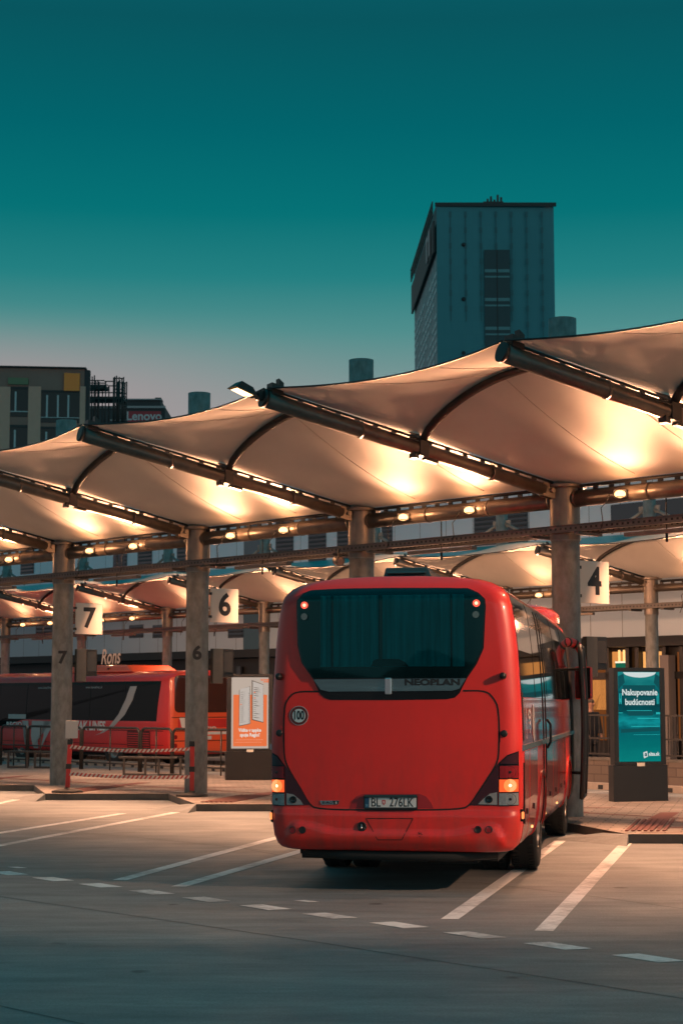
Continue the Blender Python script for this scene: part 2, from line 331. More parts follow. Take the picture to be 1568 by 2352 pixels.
def make_column(cv, label, group):
    root = thing('canopy_column', label, 'canopy column', (0, 0, 0), 0, group); g0 = cv.gz
    b = MB(); b.lathe([(cv.rad, 0), (cv.rad, cv.ztop-g0), (cv.rad-.02, cv.ztop-g0), (cv.rad-.02, cv.ztop-g0-.3), (0, cv.ztop-g0-.3)], n=40)
    b.lathe([(cv.rad+.012, cv.zj-.72-g0), (cv.rad+.012, cv.zj-.70-g0)], n=40); b.build('post', galv, root)
    b = MB(); z = cv.zj-g0; b.lathe([(cv.rad+.003, z-.7), (cv.rad+.016, z-.7), (cv.rad+.016, z+.12), (cv.rad+.11, z+.12), (cv.rad+.11, z+.17), (cv.rad+.003, z+.17)], n=40, smooth=False)
    b.build('sleeve', galvd, root, bevel=.004)
    d = cv.arm.normalized(); side = Vector((-d.y, d.x, 0)); b = MB()
    P = [cv.armpt(1-t) for t in (0.075, .5, 1.0)]; k = cv.ar
    b.tube(P, [k, k*1.1, k*1.24], n=24)
    for t in (.3, .74): b.tube([cv.armpt(t)-(cv.arm.normalized())*.02, cv.armpt(t)+(cv.arm.normalized())*.02], k*1.27, n=24)
    ar = b.build('cantilever_arm', galvd, root)
    # membrane keder rail standing on lugs along the arm
    b = MB(); h = k+.058; b.tube([cv.armpt(0.04, h), cv.armpt(.97, h)], .02, 6)
    L = cv.arm.length; nl = int(L/.34)
    for i in range(nl+1):
        p = cv.armpt(.05+.9*i/nl, k+.02); b.obox(p, cv.armpt(1)-cv.armpt(0), side, (0, 0, 1), .04, .012, .05)
    b.build('keder_rail', dark, ar)
    b = MB(); t_ = cv.armpt(0); dd = (cv.armpt(0)-cv.armpt(1)).normalized()
    b.tube([t_-dd*.01, t_+dd*.05], k*1.34, n=24); b.build('end_cap', dark, ar)
    b = MB(); kk_ = k/.1
    b.obox(t_-dd*.16+Vector((0, 0, .17*kk_)), dd, side, (0, 0, 1), .09*kk_, .1*kk_, .08*kk_); b.obox(t_-dd*.24+Vector((0, 0, .25*kk_)), dd+Vector((0, 0, .6)), side, (0, 0, 1), .05*kk_, .06*kk_, .08*kk_)
    b.tube([t_-dd*.28-side*.1+Vector((0, 0, .24*kk_)), t_-dd*.6-side*.34+Vector((0, 0, .2*kk_))], .012*kk_, 6)
    b.tube([t_-dd*.28-side*.05+Vector((0, 0, .15*kk_)), t_-dd*.6-side*.3+Vector((0, 0, .14*kk_))], .012*kk_, 6)
    b.build('tension_bracket', dark, ar)
    b = MB(); m_ = cv.armpt(.5)
    b.obox(m_+Vector((0, 0, -.0)), dd, side, (0, 0, 1), .08*kk_, .125*kk_, .12*kk_); b.obox(m_-dd*.16*kk_+Vector((0, 0, -.12*kk_)), dd, side, (0, 0, 1), .12*kk_, .06*kk_, .03*kk_)
    b.obox(m_+dd*.12+Vector((0, 0, -.13*kk_)), dd, side, (0, 0, 1), .04*kk_, .09*kk_, .045*kk_)
    b.tube([m_+dd*.6+side*.14+Vector((0, 0, .06)), m_+dd*.1+side*.14+Vector((0, 0, .06))], .016, 6)
    b.build('arch_shoe', dark, ar, bevel=.01)
    b = MB(); e = cv.armpt(.925)                       # fork and pin at the column
    for sg in (-1, 1): b.obox(e-dd*.12*kk_+side*sg*.06*kk_, dd, side, (0, 0, 1), .17*kk_, .012, .11*kk_)
    b.tube([e-dd*.1*kk_-side*.14*kk_, e-dd*.1*kk_+side*.14*kk_], .035*kk_, 12); b.build('pin_joint', galvd, root)
    b = MB(); zz = cv.ztop-g0-.55
    for sg in (-1, 1): b.tube([RD*sg*cv.rad*.9+Vector((0, 0, zz)), RD*sg*1.5*kk_+Vector((0, 0, zz-.62*kk_))], .055*kk_, 10)
    for sg in (-1, 1): b.obox(RD*sg*(cv.rad+.05)+Vector((0, 0, zz+.0)), RD, ND, (0, 0, 1), .1, .015, .09)
    b.build('tie_strut', galv, root)
    return root
def make_membrane(cv, label, group, inv=False):
    root = thing('canopy_membrane', label, 'canopy', (0, 0, 0), 0, group); h = cv.ar+.068
    def shape(s, t, off=0):
        te = t+.045*4*s*(1-s)*(1-t)**2
        p = cv.armpt(te, h)-ROW*s*cv.sc
        q = abs(2*t-1); e = .72+.4*q; S = (4*s*(1-s))**e if 0 < s < 1 else 0
        B = (cv.rise*(2*t)**1.25-.07*(1-2*t)) if t < .5 else cv.rise*(1-(2*t-1))**1.55
        return p+Vector((0, 0, S*B+off))
    ts = [i/14*.5 for i in range(14)]+[.5+i/20*.5 for i in range(21)]
    b = MB(); ns = 36
    vs = [shape((1-math.cos(math.pi*i/ns))/2*.985+.0075, t) for t in ts for i in range(ns+1)]
    b.add(vs, [(j*(ns+1)+i, j*(ns+1)+i+1, (j+1)*(ns+1)+i+1, (j+1)*(ns+1)+i) for j in range(len(ts)-1) for i in range(ns)], True)
    b.build('membrane', fab, root)
    b = MB(); b.tube([shape(s, .5, -cv.ar*.75-.01) for s in [i/30 for i in range(31)]], cv.ar*.62, 12); b.build('arch_rib', dark, root)
    b = MB(); b.tube([shape(.0075+.985*i/24, 0, -.008) for i in range(25)], .014, 6); b.build('edge_cable', dark, root)
    b = MB()
    for s0, s1 in ((.33, .33), (.67, .67)): b.tube([shape(s0+(s1-s0)*i/30, .03+.94*i/30, -.004) for i in range(31)], .005, 4)
    b.build('weld_seam', mat('fabric seam', (.40, .34, .29), .8), root)
    return root
def make_beam(cv, label, group):
    root = thing('canopy_beam', label, 'canopy beam', (0, 0, 0), 0, group); d = -RD; g0 = cv.gz; zb = cv.zb-g0; Ls = ROW.length*cv.sc
    b = MB(); b.tube([d*(cv.rad-.01)+Vector((0, 0, zb)), d*(Ls-cv.rad+.01)+Vector((0, 0, zb))], cv.pr, 24)
    for x in (cv.rad+.03, Ls-cv.rad-.03, Ls*.36, Ls*.66): b.tube([d*(x-.02)+Vector((0, 0, zb)), d*(x+.02)+Vector((0, 0, zb))], cv.pr*1.06, 24)
    p = b.build('pipe', galvd, root)
    b = MB(); zr = zb+cv.pr+.065; b.tube([d*.3+Vector((0, 0, zr)), d*(Ls-.3)+Vector((0, 0, zr))], .03, 6)
    nl = int(Ls/.3)
    for i in range(1, nl): b.obox(d*(Ls*i/nl)+Vector((0, 0, (zr+zb+cv.pr)/2)), d, ND, (0, 0, 1), .045, .012, (zr-zb-cv.pr)/2+.01)
    b.build('keder_rail', dark, p)
    return root
def add_spot(name, loc, d, watts, ang, parent=None, blend=.8, rad=.06, col=WARM):
    l = bpy.data.lights.new(name, 'SPOT'); l.energy = watts; l.spot_size = R(ang); l.spot_blend = blend; l.shadow_soft_size = rad; l.color = col
    o = bpy.data.objects.new(name, l); COL.objects.link(o); o.location = loc; o.rotation_euler = Vector(d).to_track_quat('-Z', 'Y').to_euler()
    if parent: o.parent = parent
    return o
def make_uplight(label, group, scale=1, watts=60, spill=1.5, back=1.1, bz=.75):
    root = thing('uplight', label, 'lamp', (0, 0, 0), 0, group); o = -BAY; sd = Vector((-o.y, o.x, 0)); k = scale
    b = MB(); b.obox(o*.05*k, o, sd, (0, 0, 1), .04*k, .1*k, .06*k); b.obox(o*.02*k+sd*.16*k, o, sd, (0, 0, 1), .03*k, .05*k, .025*k); b.build('housing', dark, root, bevel=.006)
    f = (o+Vector((0, 0, -.35))).normalized(); b = MB(); b.lathe([(0, 0), (.058*k, 0), (.058*k, .012)], c=o*.10*k+Vector((0, 0, -.01)), ax=f, n=20); b.v = [tuple(Vector(v)+sd*(Vector(v).dot(sd)*.45)) for v in b.v]; b.build('lens', bulb, root)
    b = MB(); b.tube([(o*a_-sd*b_)*k+Vector((0, 0, z_*k)) for a_, b_, z_ in ((.0, .16, 0), (.02, .22, -.12), (-.02, .30, -.2), (.03, .27, -.42), (-.02, .34, -.6))], .008*k, 5); b.build('cable', black, root)
    add_spot('uplight_beam', o*.45*k-Vector((0, 0, .30)), o+Vector((0, 0, .50)), watts*3.1, 68, root, blend=1, rad=.3)
    add_spot('uplight_spill', o*.17*k-Vector((0, 0, .06)), o*.52-Vector((0, 0, 1.0)), watts*spill*1.2, 80, root, blend=1)
    add_spot('back_fill', ND*.5*k-Vector((0, 0, .55)), ND*1.0-Vector((0, 0, bz)), watts*back, 136, root, blend=1)  # added fill spot behind the rail; the lens itself faces the bays
    pt_ = bpy.data.lights.new('uplight_halo', 'POINT'); pt_.energy = watts*.014; pt_.color = (1, .45, .2); pt_.shadow_soft_size = .05; po_ = bpy.data.objects.new('uplight_halo', pt_); COL.objects.link(po_); po_.location = o*.19*k+Vector((0, 0, .02)); po_.parent = root
    add_spot('uplight_glow', o*.35*k-Vector((0, 0, .20)), o+Vector((0, 0, 1.1)), watts*.36, 104, root, blend=1, rad=.2)
    return root

W1 = 950; W2 = 750
cA = Canopy(P4, ARM, .22, 5.09, 6.26, 7.93, .90, 5.03, .1, .13, PZ); cA.sc = 1.0
P2 = Vector((7.23, 40.5, 0))
cB = Canopy(P2, Vector((-2.7, -.7, 0)), .15, 4.58, 5.33, 6.9, .62, 4.50, .075, .09, .12); cB.sc = 1.0
where = {8: 'beyond the left edge of the photo', 7: 'at the far left, carrying number 7', 6: 'carrying number 6, behind the red and white barrier', 5: 'standing behind the red coach roof', 4: 'carrying number 4, at the front door of the coach', 3: 'to the right of the advertising totem with the teal screen', 2: 'second to the right of the teal totem', 1: 'third to the right of the teal totem'}
c0_ = make_column(cA, 'x', 'steel columns of the near canopy row')
for i, k in enumerate((8, 7, 6, 5, 4, 3, 2, 1)):
    o = c0_ if i == 0 else dup(c0_)
    o.location = colpos(k)+Vector((0, 0, PZ)); o['label'] = 'round galvanised steel canopy column '+where[k]
bayn = {8: 'lowest left bay, mostly cut by the photo edge', 7: 'bay above sign 7', 6: 'bay between columns 6 and 5', 5: 'large middle bay above the coach roof', 4: 'bay at the upper right above sign 4', 3: 'bay to the right of sign 4, out of frame', 2: 'second bay to the right of sign 4, out of frame'}
bayn = {8: 'leftmost bay left of column 7', 7: 'bay between columns 7 and 6', 6: 'bay between columns 6 and 5', 5: 'bay between columns 5 and 4 above the coach', 4: 'bay right of column 4 at the upper right', 3: 'second bay right of column 4', 2: 'third bay right of column 4'}
m0 = make_membrane(cA, 'x', 'fabric canopies of the near row'); b0 = make_beam(cA, 'x', 'horizontal pipes of the near canopy row')
u0 = make_uplight('x', 'lit uplights on the near canopy pipe', 1, W1)
first = True; ufirst = True
for k in (8, 7, 6, 5, 4, 3, 2):
    m = m0 if first else dup(m0); bb = b0 if first else dup(b0); first = False
    for o in (m, bb): o.location = colpos(k)+Vector((0, 0, PZ))
    m['label'] = 'warm lit arched fabric canopy, '+bayn[k]; bb['label'] = 'thick horizontal pipe under the fabric, '+bayn[k]
    for t, wd in ((.41, 'right'), (.74, 'left')):
        # t counts from the right-hand column of the bay
        u = u0 if ufirst else dup(u0); ufirst = False
        c = colpos(k)-ROW*(1-t); u.location = c-ND*.135+Vector((0, 0, cA.zb-.02))
        u['label'] = '%s uplight on the pipe of the %s' % (wd, bayn[k])
c0_ = make_column(cB, 'x', 'steel columns of the far canopy row')
def col2(m): return P2+ROW*m
names2 = {-1: 'far canopy column beyond the right edge', 0: 'far canopy column rising behind the teal advertising totem', 1: 'far canopy column hidden behind column 4', 2: 'far canopy column hidden behind the coach', 3: 'far canopy column just left of the coach, above the orange poster', 4: 'far canopy column between signs 7 and 6', 5: 'far canopy column just right of column 7', 6: 'far canopy column at the left edge of the photo', 7: 'far canopy column beyond the left edge'}
for i, m_ in enumerate(range(-1, 8)):
    o = c0_ if i == 0 else dup(c0_)
    o.location = col2(m_)+Vector((0, 0, PZ)); o['label'] = 'slim '+names2[m_]
m0 = make_membrane(cB, 'x', 'fabric canopies of the far row'); b0 = make_beam(cB, 'x', 'horizontal pipes of the far canopy row')
u0 = make_uplight('x', 'lit lamps on the far canopy pipe', 1.0, W2, .5, .38, .6)
bay2 = {0: 'right of sign 4', 1: 'left of column 4 behind the coach roof', 2: 'behind column 5', 3: 'right of sign 6, running behind the coach', 4: 'just left of column 6', 5: 'behind sign 7', 6: 'left of column 7', 7: 'at the far left edge'}
first = True; ufirst = True
for m_ in range(0, 8):
    m = m0 if first else dup(m0); bb = b0 if first else dup(b0); first = False
    for o in (m, bb): o.location = col2(m_)+Vector((0, 0, PZ))
    m['label'] = 'distant lit fabric canopy of the far row, '+bay2[m_]; bb['label'] = 'thin horizontal pipe of the far row, '+bay2[m_]
    for t, wd in ((.36, 'right'), (.72, 'left')):
        u = u0 if ufirst else dup(u0); ufirst = False
        u.location = col2(m_)-ROW*(1-t)-ND*.095+Vector((0, 0, cB.zb-.02)); u['label'] = '%s tiny lamp on the far pipe %s' % (wd, bay2[m_])
# floodlights on the arm tips
def make_flood(label, k, watts, loc):
    root = thing('floodlight', label, 'floodlight', loc, 0, 'floodlights on canopy arm tips'); o = (ARM.normalized()+Vector((-.1, -.25, 0))).normalized(); sd = Vector((-o.y, o.x, 0)); up = Vector((0, 0, 1)); T_ = lambda x, y, z: o*(x*k)+sd*(y*k)+up*((z+x*.34)*k)
    b = MB(); c = o*.26*k+up*.03
    top = [c+T_(x, y, z) for x, y, z in ((-.2, -.1, .0), (.24, -.14, -.03), (.24, .14, -.03), (-.2, .1, .0), (-.12, -.07, .12), (.1, -.1, .12), (.1, .1, .12), (-.12, .07, .12))]
    b.add(top, [(0, 1, 5, 4), (1, 2, 6, 5), (2, 3, 7, 6), (3, 0, 4, 7), (4, 5, 6, 7)]); b.build('housing', dark, root, bevel=.008)
    b = MB(); b.add([c+T_(x, y, z) for x, y, z in ((-.12, -.065, -.012), (.19, -.10, -.035), (.19, .10, -.035), (-.12, .065, -.012), (.02, 0, -.075))], [(0, 1, 4), (1, 2, 4), (2, 3, 4), (3, 0, 4)]); b.build('lens', emat('floodlight lens', (1, .58, .26), 6), root)
    b = MB(); b.tube([o*.0, o*.12*k+up*.03*k], .03*k, 8); b.obox(o*-.02*k, o, sd, up, .05*k, .06*k, .07*k); b.obox(o*-.12*k+up*.06*k, o, sd, up, .05*k, .04*k, .05*k); b.build('mounting_arm', dark, root)
    add_spot('floodlight_beam', c-up*.14*k, o*.55-up, watts, 115, root, 1, .1)
    return root
FT = lambda k: colpos(k)+ARM*1.02+Vector((0, 0, 6.30))
make_flood('lit floodlight on the arm tip above the middle of the photo, just above column 5', .92, 220, FT(4))
for k, wt, tx in ((2, 420, 'second tip'),): make_flood('lit floodlight on the %s to the right of column 4, out of frame' % tx, 1.0, wt, FT(k))
make_flood('lit floodlight on the arm tip left of column 7, out of frame', 1.0, 250, FT(6)+Vector((0, 0, 0)))
make_flood('small lit floodlight of the far row just above the coach roof edge', .9, 120, col2(2)+cB.arm*1.04+Vector((0, 0, 5.4)))

# perforated channel rails and the slim luminaires hanging under them
def perf_material():
    m = bpy.data.materials.new('perforated channel'); m.use_nodes = True; t = m.node_tree; b = t.nodes['Principled BSDF']; b.inputs['Metallic'].default_value = .4; b.inputs['Roughness'].default_value = .5
    c = N(t, 'ShaderNodeTexCoord'); s = N(t, 'ShaderNodeSeparateXYZ'); t.links.new(c.outputs['Object'], s.inputs[0])
    def M(op, a, v=None, lk=None):
        n = N(t, 'ShaderNodeMath', operation=op); t.links.new(a, n.inputs[0])
        if lk is not None: t.links.new(lk, n.inputs[1])
        elif v is not None: n.inputs[1].default_value = v
        return n.outputs[0]
    fx = M('ABSOLUTE', M('SUBTRACT', M('FRACT', M('MULTIPLY', s.outputs[0], 10)), .5)); fz = M('ABSOLUTE', M('SUBTRACT', M('ABSOLUTE', s.outputs[2]), .0))
    hole = M('MULTIPLY', M('LESS_THAN', fx, .2), lk=M('LESS_THAN', fz, .017))
    mx = N(t, 'ShaderNodeMix', data_type='RGBA'); t.links.new(hole, mx.inputs[0]); mx.inputs[6].default_value = (.12, .108, .10, 1); mx.inputs[7].default_value = (.012, .012, .012, 1); t.links.new(mx.outputs[2], b.inputs['Base Color'])
    return m
perf = perf_material(); RZ = math.atan2(-RD.y, -RD.x)
def channel(origin, x0, x1, z, off, ht, label):
    root = thing('channel_rail', label, 'rail', origin+Vector((0, 0, z)), RZ, 'perforated rails along the column rows')
    for sg, nm in ((-1, 'channel'), (1, 'channel')):
        b = MB(); b.box(x0, x1, sg*off-.02, sg*off+.02, -ht/2, ht/2); b.box(x0, x1, sg*off-.045, sg*off+.045, ht/2, ht/2+.008); b.box(x0, x1, sg*off-.045, sg*off+.045, -ht/2-.008, -ht/2); b.build(nm, perf, root)
    n0 = int(x0//4.612)+1
    for i in range(n0, int(x1//4.612)+1):
        for sx in (-.46, .46):
            b = MB(); b.box(i*4.612+sx-.04, i*4.612+sx+.04, -off-.02, off+.02, -ht/2-.05, -ht/2-.01); b.build('cross_tie', chan, root)
    return root
channel(P4, -4.612*4.5, 4.612*3.5, 4.54, .275, .10, 'long perforated steel double rail bolted across the near columns')
channel(P2, -4.612*7.5, 4.612*1.5, 4.08, .19, .10, 'long perforated steel double rail across the far columns')
def lum(origin, t, z, zt, k, label, grp):
    c = origin-ROW*t+Vector((0, 0, z)); root = thing('slim_luminaire', label, 'lamp', c, RZ, grp)
    b = MB(); b.box(-.75*k, .75*k, -.06*k, .06*k, -.03, .03); b.build('casing', galvd, root, bevel=.006)
    b = MB(); b.tube([(0, 0, -.16), (0, 0, zt)], .011, 6); b.tube([(0, 0, -.16), (0, 0, -.02)], .02, 6); b.build('hanger_rod', black, root); return root
l0 = lum(colpos(5), .42, 4.40, .58, 1, 'unlit slim luminaire hanging under the near rail above the coach', 'unlit luminaires under the near rail')
for k, tx in ((6, 'between columns 6 and 5'), (7, 'between columns 7 and 6'), (8, 'left of column 7'), (4, 'right of column 4')): dup(l0, colpos(k)-ROW*.42+Vector((0, 0, 4.40)), 'unlit slim luminaire hanging under the near rail '+tx)
l0 = lum(col2(0), .5, 3.97, .45, .8, 'unlit slim luminaire under the far rail right of sign 4', 'unlit luminaires under the far rail')
for m_, tx in ((1, 'left of column 4'), (4, 'left of column 6'), (5, 'below sign 7'), (6, 'left of column 7'), (3, 'below sign 6')): dup(l0, col2(m_)-ROW*.5+Vector((0, 0, 3.97)), 'unlit slim luminaire under the far rail '+tx)

# small camera drum under the rail next to column 5
root = thing('security_camera', 'small grey drum camera under the rail just left of column 5', 'camera', colpos(5)+Vector((-.40, -.5, 4.3)), 0)
b = MB(); b.lathe([(0, -.12), (.085, -.12), (.085, .1), (.06, .14), (0, .14)], ax=(.25, -1, -.15), n=20, smooth=False); b.build('drum', galvd, root); b = MB(); b.tube([(0, .05, .05), (.0, .25, .2)], .02, 8); b.build('bracket', dark, root)

# ------------------------------------------------------------------ platform signs, column numbers, displays
signm = mat('cream sign board', (.74, .64, .55), .55, var=.04, vscale=3); ink = mat('black lettering', (.012, .013, .015), .5)
SD = Vector((math.cos(R(38)), math.sin(R(38)), 0))
for k, ch in ((7, '7'), (6, '6'), (4, '4')):
    zc = {7: 1.9+(1608-1420)*37.2/3995, 6: 1.9+(1608-1389)*33.8/3995, 4: 1.9+(1608-1334)*27.1/3995}[k]
    root = thing('platform_sign', 'square cream sign board with black number %s beside its column' % ch, 'sign', colpos(k)+SD*.30+Vector((0, 0, zc)), R(38), 'numbered platform signs')
    b = MB(); b.box(0, .66, -.012, .012, -.335, .335); b.build('board', signm, root, bevel=.004)
    lettering('number', ch, .60, (.33, -.014, 0), ink, root, bold=.018, depth=.002)
    b = MB(); b.box(-.14, .02, -.03, .03, .2, .25); b.box(-.14, .02, -.03, .03, -.25, -.2); b.build('bracket', dark, root)
for o in [o for o in list(COL.objects) if o.name.startswith('canopy_column') and o.get('group', '').startswith('steel columns of the near')]:
    for k in (7, 6):
        if (o.location-colpos(k)).xy.length < .1:
            zz = 1.9+(1608-{7: 1512, 6: 1502}[k])*colpos(k).y/3995-PZ; a0 = math.atan2(-colpos(k).y, -colpos(k).x)
            def wp(p, a0=a0):
                a = a0+p.x/.22; return (.2235*math.cos(a), .2235*math.sin(a), p.z)
            lettering('painted_number', str(k), .36, (.0, 0, zz), ink, o, bold=.014, depth=0, warp=wp)
dispm = mat('display casing', (.13, .12, .105), .4, .5, var=.1)
for k, pt, pb, tx in ((7, 1491, 1566, 'on the right of column 7'), (6, 1490, 1570, 'on the right of column 6'), (4, 1462, 1555, 'on the right of column 4 behind the coach mirror')):
    c = colpos(k); z1 = 1.9+(1608-pt)*c.y/3995; z0 = 1.9+(1608-pb)*c.y/3995
    root = thing('departure_display', 'dark departure display '+tx, 'display', c+SD*.22+Vector((0, 0, 0)), R(38), 'departure displays on the columns')
    b = MB(); b.box(.02, .26, -.20, -.10, z0, z1); b.build('control_box', dispm, root, bevel=.01)
    b = MB(); b.obox((.42, .02, (z0+z1)/2+.06), (1, .12, 0), (-.12, 1, 0), (0, 0, 1), .14, .14, (z1-z0)*.41); b.build('screen_casing', black, root, bevel=.012)
    b = MB(); b.box(.32, .52, -.135, -.130, z0+.22, z1-.06); b.build('screen', mat('dim screen glass', (.03, .028, .022), .08, var=.2, vscale=6), root)
    b = MB(); b.tube([(.0, -.05, (z0+z1)/2), (.5, -.02, (z0+z1)/2)], .03, 8); b.build('bracket', dark, root)
fl = make_flood('lit floodlight on the fourth tip to the right of column 4, out of frame', 1.0, 10, FT(0))
for ch in fl.children:
    if ch.type == 'LIGHT': ch.rotation_euler = (Vector((.6, 16.6, 1.6))-(FT(0)+ch.location)).to_track_quat('-Z', 'Y').to_euler(); ch.data.energy = 5800; ch.data.color = (1, .54, .34); ch.data.spot_size = R(34); ch.data.spot_blend = .8

# ------------------------------------------------------------------ the coach
HDG = math.atan(.190)                                             # heading, to the right of the view axis
CC = Vector((.514, 17.43, 0)); FH = Vector((math.sin(HDG), math.cos(HDG), 0)); RH = Vector((math.cos(HDG), -math.sin(HDG), 0))
def RP(px, py):
    p = hit(px, py, CC, FH)-CC; return (p.dot(RH), p.z)
def Z5(x, y): return RP(574.2+.4028*x, 1263.1+.4028*y)
def Z6(x, y): return RP(574.2+.476*x, 1665+.476*y)
PTS = [(.41, 1.10), (.43, 1.165), (.47, 1.205), (.55, 1.235), (.7, 1.258), (.9, 1.268), (1.45, 1.272), (1.9, 1.262), (2.4, 1.232), (2.7, 1.20), (2.85, 1.175), (2.95, 1.14), (3.03, 1.07), (3.08, .98), (3.12, .85), (3.145, .62), (3.158, .35)]
class Strip(list): pass
class Body:
    def __init__(s, k, kz, L, rt=.26, bump=False): s.bump = bump; s.k = k; s.kz = kz; s.L = L; s.rt = rt; s.P = [(z*kz, x*k) for z, x in PTS]
    def prof(s, z):
        P = s.P
        if z <= P[0][0]: return P[0][1]
        for (z0, x0), (z1, x1) in zip(P, P[1:]):
            if z <= z1: t = (z-z0)/(z1-z0); return x0+(x1-x0)*t
        return P[-1][1]
    def ry(s, x, z):
        ztop = s.P[-1][0]; e = max(0, s.prof(z)-abs(x)); et = max(0, ztop-z)
        y = .10*max(0, 1-e/.17)**2.2+s.rt*max(0, 1-et/.24)**1.8+.035*(x/1.27)**2
        eb = z-s.P[0][0]
        y += .10*max(0, 1-eb/.16)**2
        if s.bump:
            ss = lambda t: (lambda u: u*u*(3-2*u))(max(0, min(1, t)))
            a = abs(x); ze = .598+.075*ss((a-.55)/.4)-.20*ss((a-.99)/.17)
            y -= .030*ss((ze-z)/.028+.5)*ss((1.27-a)/.1)
            zl = .835; y -= .018*ss((zl-.02-z)/.05)*ss((1.30-a)/.1)
        return y
    def fy(s, x, z):
        ztop = s.P[-1][0]; e = max(0, s.prof(z)-abs(x)); et = max(0, ztop-z)
        return s.L-(.30*max(0, 1-e/.35)**2.2+.45*max(0, 1-et/.5)**2+.12*(x/1.27)**2+.05*z)
    def build(s, root, m, wells=(), wr=.56):
        zs = []
        for (z0, _), (z1, _) in zip(s.P, s.P[1:]):
            n = max(1, round((z1-z0)/(.02 if s.bump and z0 < 1.15 else .09))); zs += [z0+(z1-z0)*i/n for i in range(n)]
        zs.append(s.P[-1][0])
        nx = 64 if s.bump else 24; b = MB()
        xs = lambda z: [s.prof(z)*math.sin(math.pi/2*(2*i/nx-1))*.35+s.prof(z)*(2*i/nx-1)*.65 for i in range(nx+1)]
        for fn, end in ((s.ry, 0), (s.fy, 1)):
            vs = [(x, fn(x, z), z) for z in zs for x in xs(z)]
            b.add(vs, [(j*(nx+1)+i, j*(nx+1)+i+1, (j+1)*(nx+1)+i+1, (j+1)*(nx+1)+i) for j in range(len(zs)-1) for i in range(nx)], True)
        ny = 24
        for sg in (-1, 1):
            vs = []
            for z in zs:
                x = s.prof(z)*sg; y0 = s.ry(x, z); y1 = s.fy(x, z); vs += [(x, y0+(y1-y0)*i/ny, z) for i in range(ny+1)]
            b.add(vs, [(j*(ny+1)+i, j*(ny+1)+i+1, (j+1)*(ny+1)+i+1, (j+1)*(ny+1)+i) for j in range(len(zs)-1) for i in range(ny)], True)
        for z in (zs[0], zs[-1]):
            A = [(x, s.ry(x, z), z) for x in xs(z)]; B = [(x, s.fy(x, z), z) for x in xs(z)]
            b.add(A+B, [(i, i+1, nx+2+i, nx+1+i) for i in range(nx)], z > 1)
        o = b.build('body', m, root)
        bm = bmesh.new(); bm.from_mesh(o.data); bmesh.ops.remove_doubles(bm, verts=bm.verts, dist=.0008); bmesh.ops.recalc_face_normals(bm, faces=bm.faces)
        bm.to_mesh(o.data); bm.free()
        if wells:
            c = MB()
            for y, r in wells:
                for sg in (-1, 1): c.tube([(sg*.62, y, r[1]), (sg*1.5, y, r[1])], r[0], 36)
            co = c.build('cutter', m); md = o.modifiers.new('b', 'BOOLEAN'); md.operation = 'DIFFERENCE'; md.object = co; md.solver = 'EXACT'
            dg = bpy.context.evaluated_depsgraph_get(); me = bpy.data.meshes.new_from_object(o.evaluated_get(dg)); o.modifiers.clear(); o.data = me; bpy.data.objects.remove(co)
        return o
    def fill(s, bm, vs, poly):
        if isinstance(poly, Strip):
            n = len(vs)
            for i in range(n//2-1): bm.faces.new((vs[i], vs[i+1], vs[n-2-i], vs[n-1-i]))
        else:
            bm.faces.new(vs); bmesh.ops.triangulate(bm, faces=bm.faces[:])
    def text(s, name, body, size, c, off, m, parent, **k):
        return lettering(name, body, size, (c[0], 0, c[1]), m, parent, depth=0, warp=lambda p: (p.x, s.ry(p.x, p.z)-off, p.z), **k)
    def patch(s, name, poly, off, thick, m, parent, cuts=True, bevel=0, fn=None, smooth=False, mbx=None):
        bm = bmesh.new(); vs = [bm.verts.new((x, 0, z)) for x, z in poly]; s.fill(bm, vs, poly)
        if cuts:
            for x in (.12, .3, .45, .62, .8, .88, .95, 1.03, 1.08, 1.12, 1.15, 1.18, 1.20, 1.215, 1.23, 1.245, 1.26):
                for sg in (-1, 1): bmesh.ops.bisect_plane(bm, geom=bm.verts[:]+bm.edges[:]+bm.faces[:], plane_co=(x*sg*s.k, 0, 0), plane_no=(1, 0, 0))
            for z in (.45, .5, .55, .6, .65, .7, .75, .80, .82, .84, .86, 1.0, 1.5, 2.0, 2.5, 2.7, 2.8, 2.9, 2.95, 3.0, 3.05, 3.1):
                bmesh.ops.bisect_plane(bm, geom=bm.verts[:]+bm.edges[:]+bm.faces[:], plane_co=(0, 0, z*s.kz), plane_no=(0, 0, 1))
        for v in bm.verts: v.co.y = (fn or s.ry)(v.co.x, v.co.z)-off
        if thick:
            r = bmesh.ops.extrude_face_region(bm, geom=bm.faces[:])
            for v in [e for e in r['geom'] if isinstance(e, bmesh.types.BMVert)]: v.co.y += thick
        bmesh.ops.recalc_face_normals(bm, faces=bm.faces[:]); me = bpy.data.meshes.new(name); bm.to_mesh(me); bm.free(); me.materials.append(m)
        if smooth: me.polygons.foreach_set('use_smooth', [True]*len(me.polygons))
        o = bpy.data.objects.new(name, me); COL.objects.link(o); o.parent = parent
        if bevel:
            md = o.modifiers.new('bevel', 'BEVEL'); md.width = bevel; md.segments = 2; md.limit_method = 'ANGLE'; md.angle_limit = R(50)
        return o
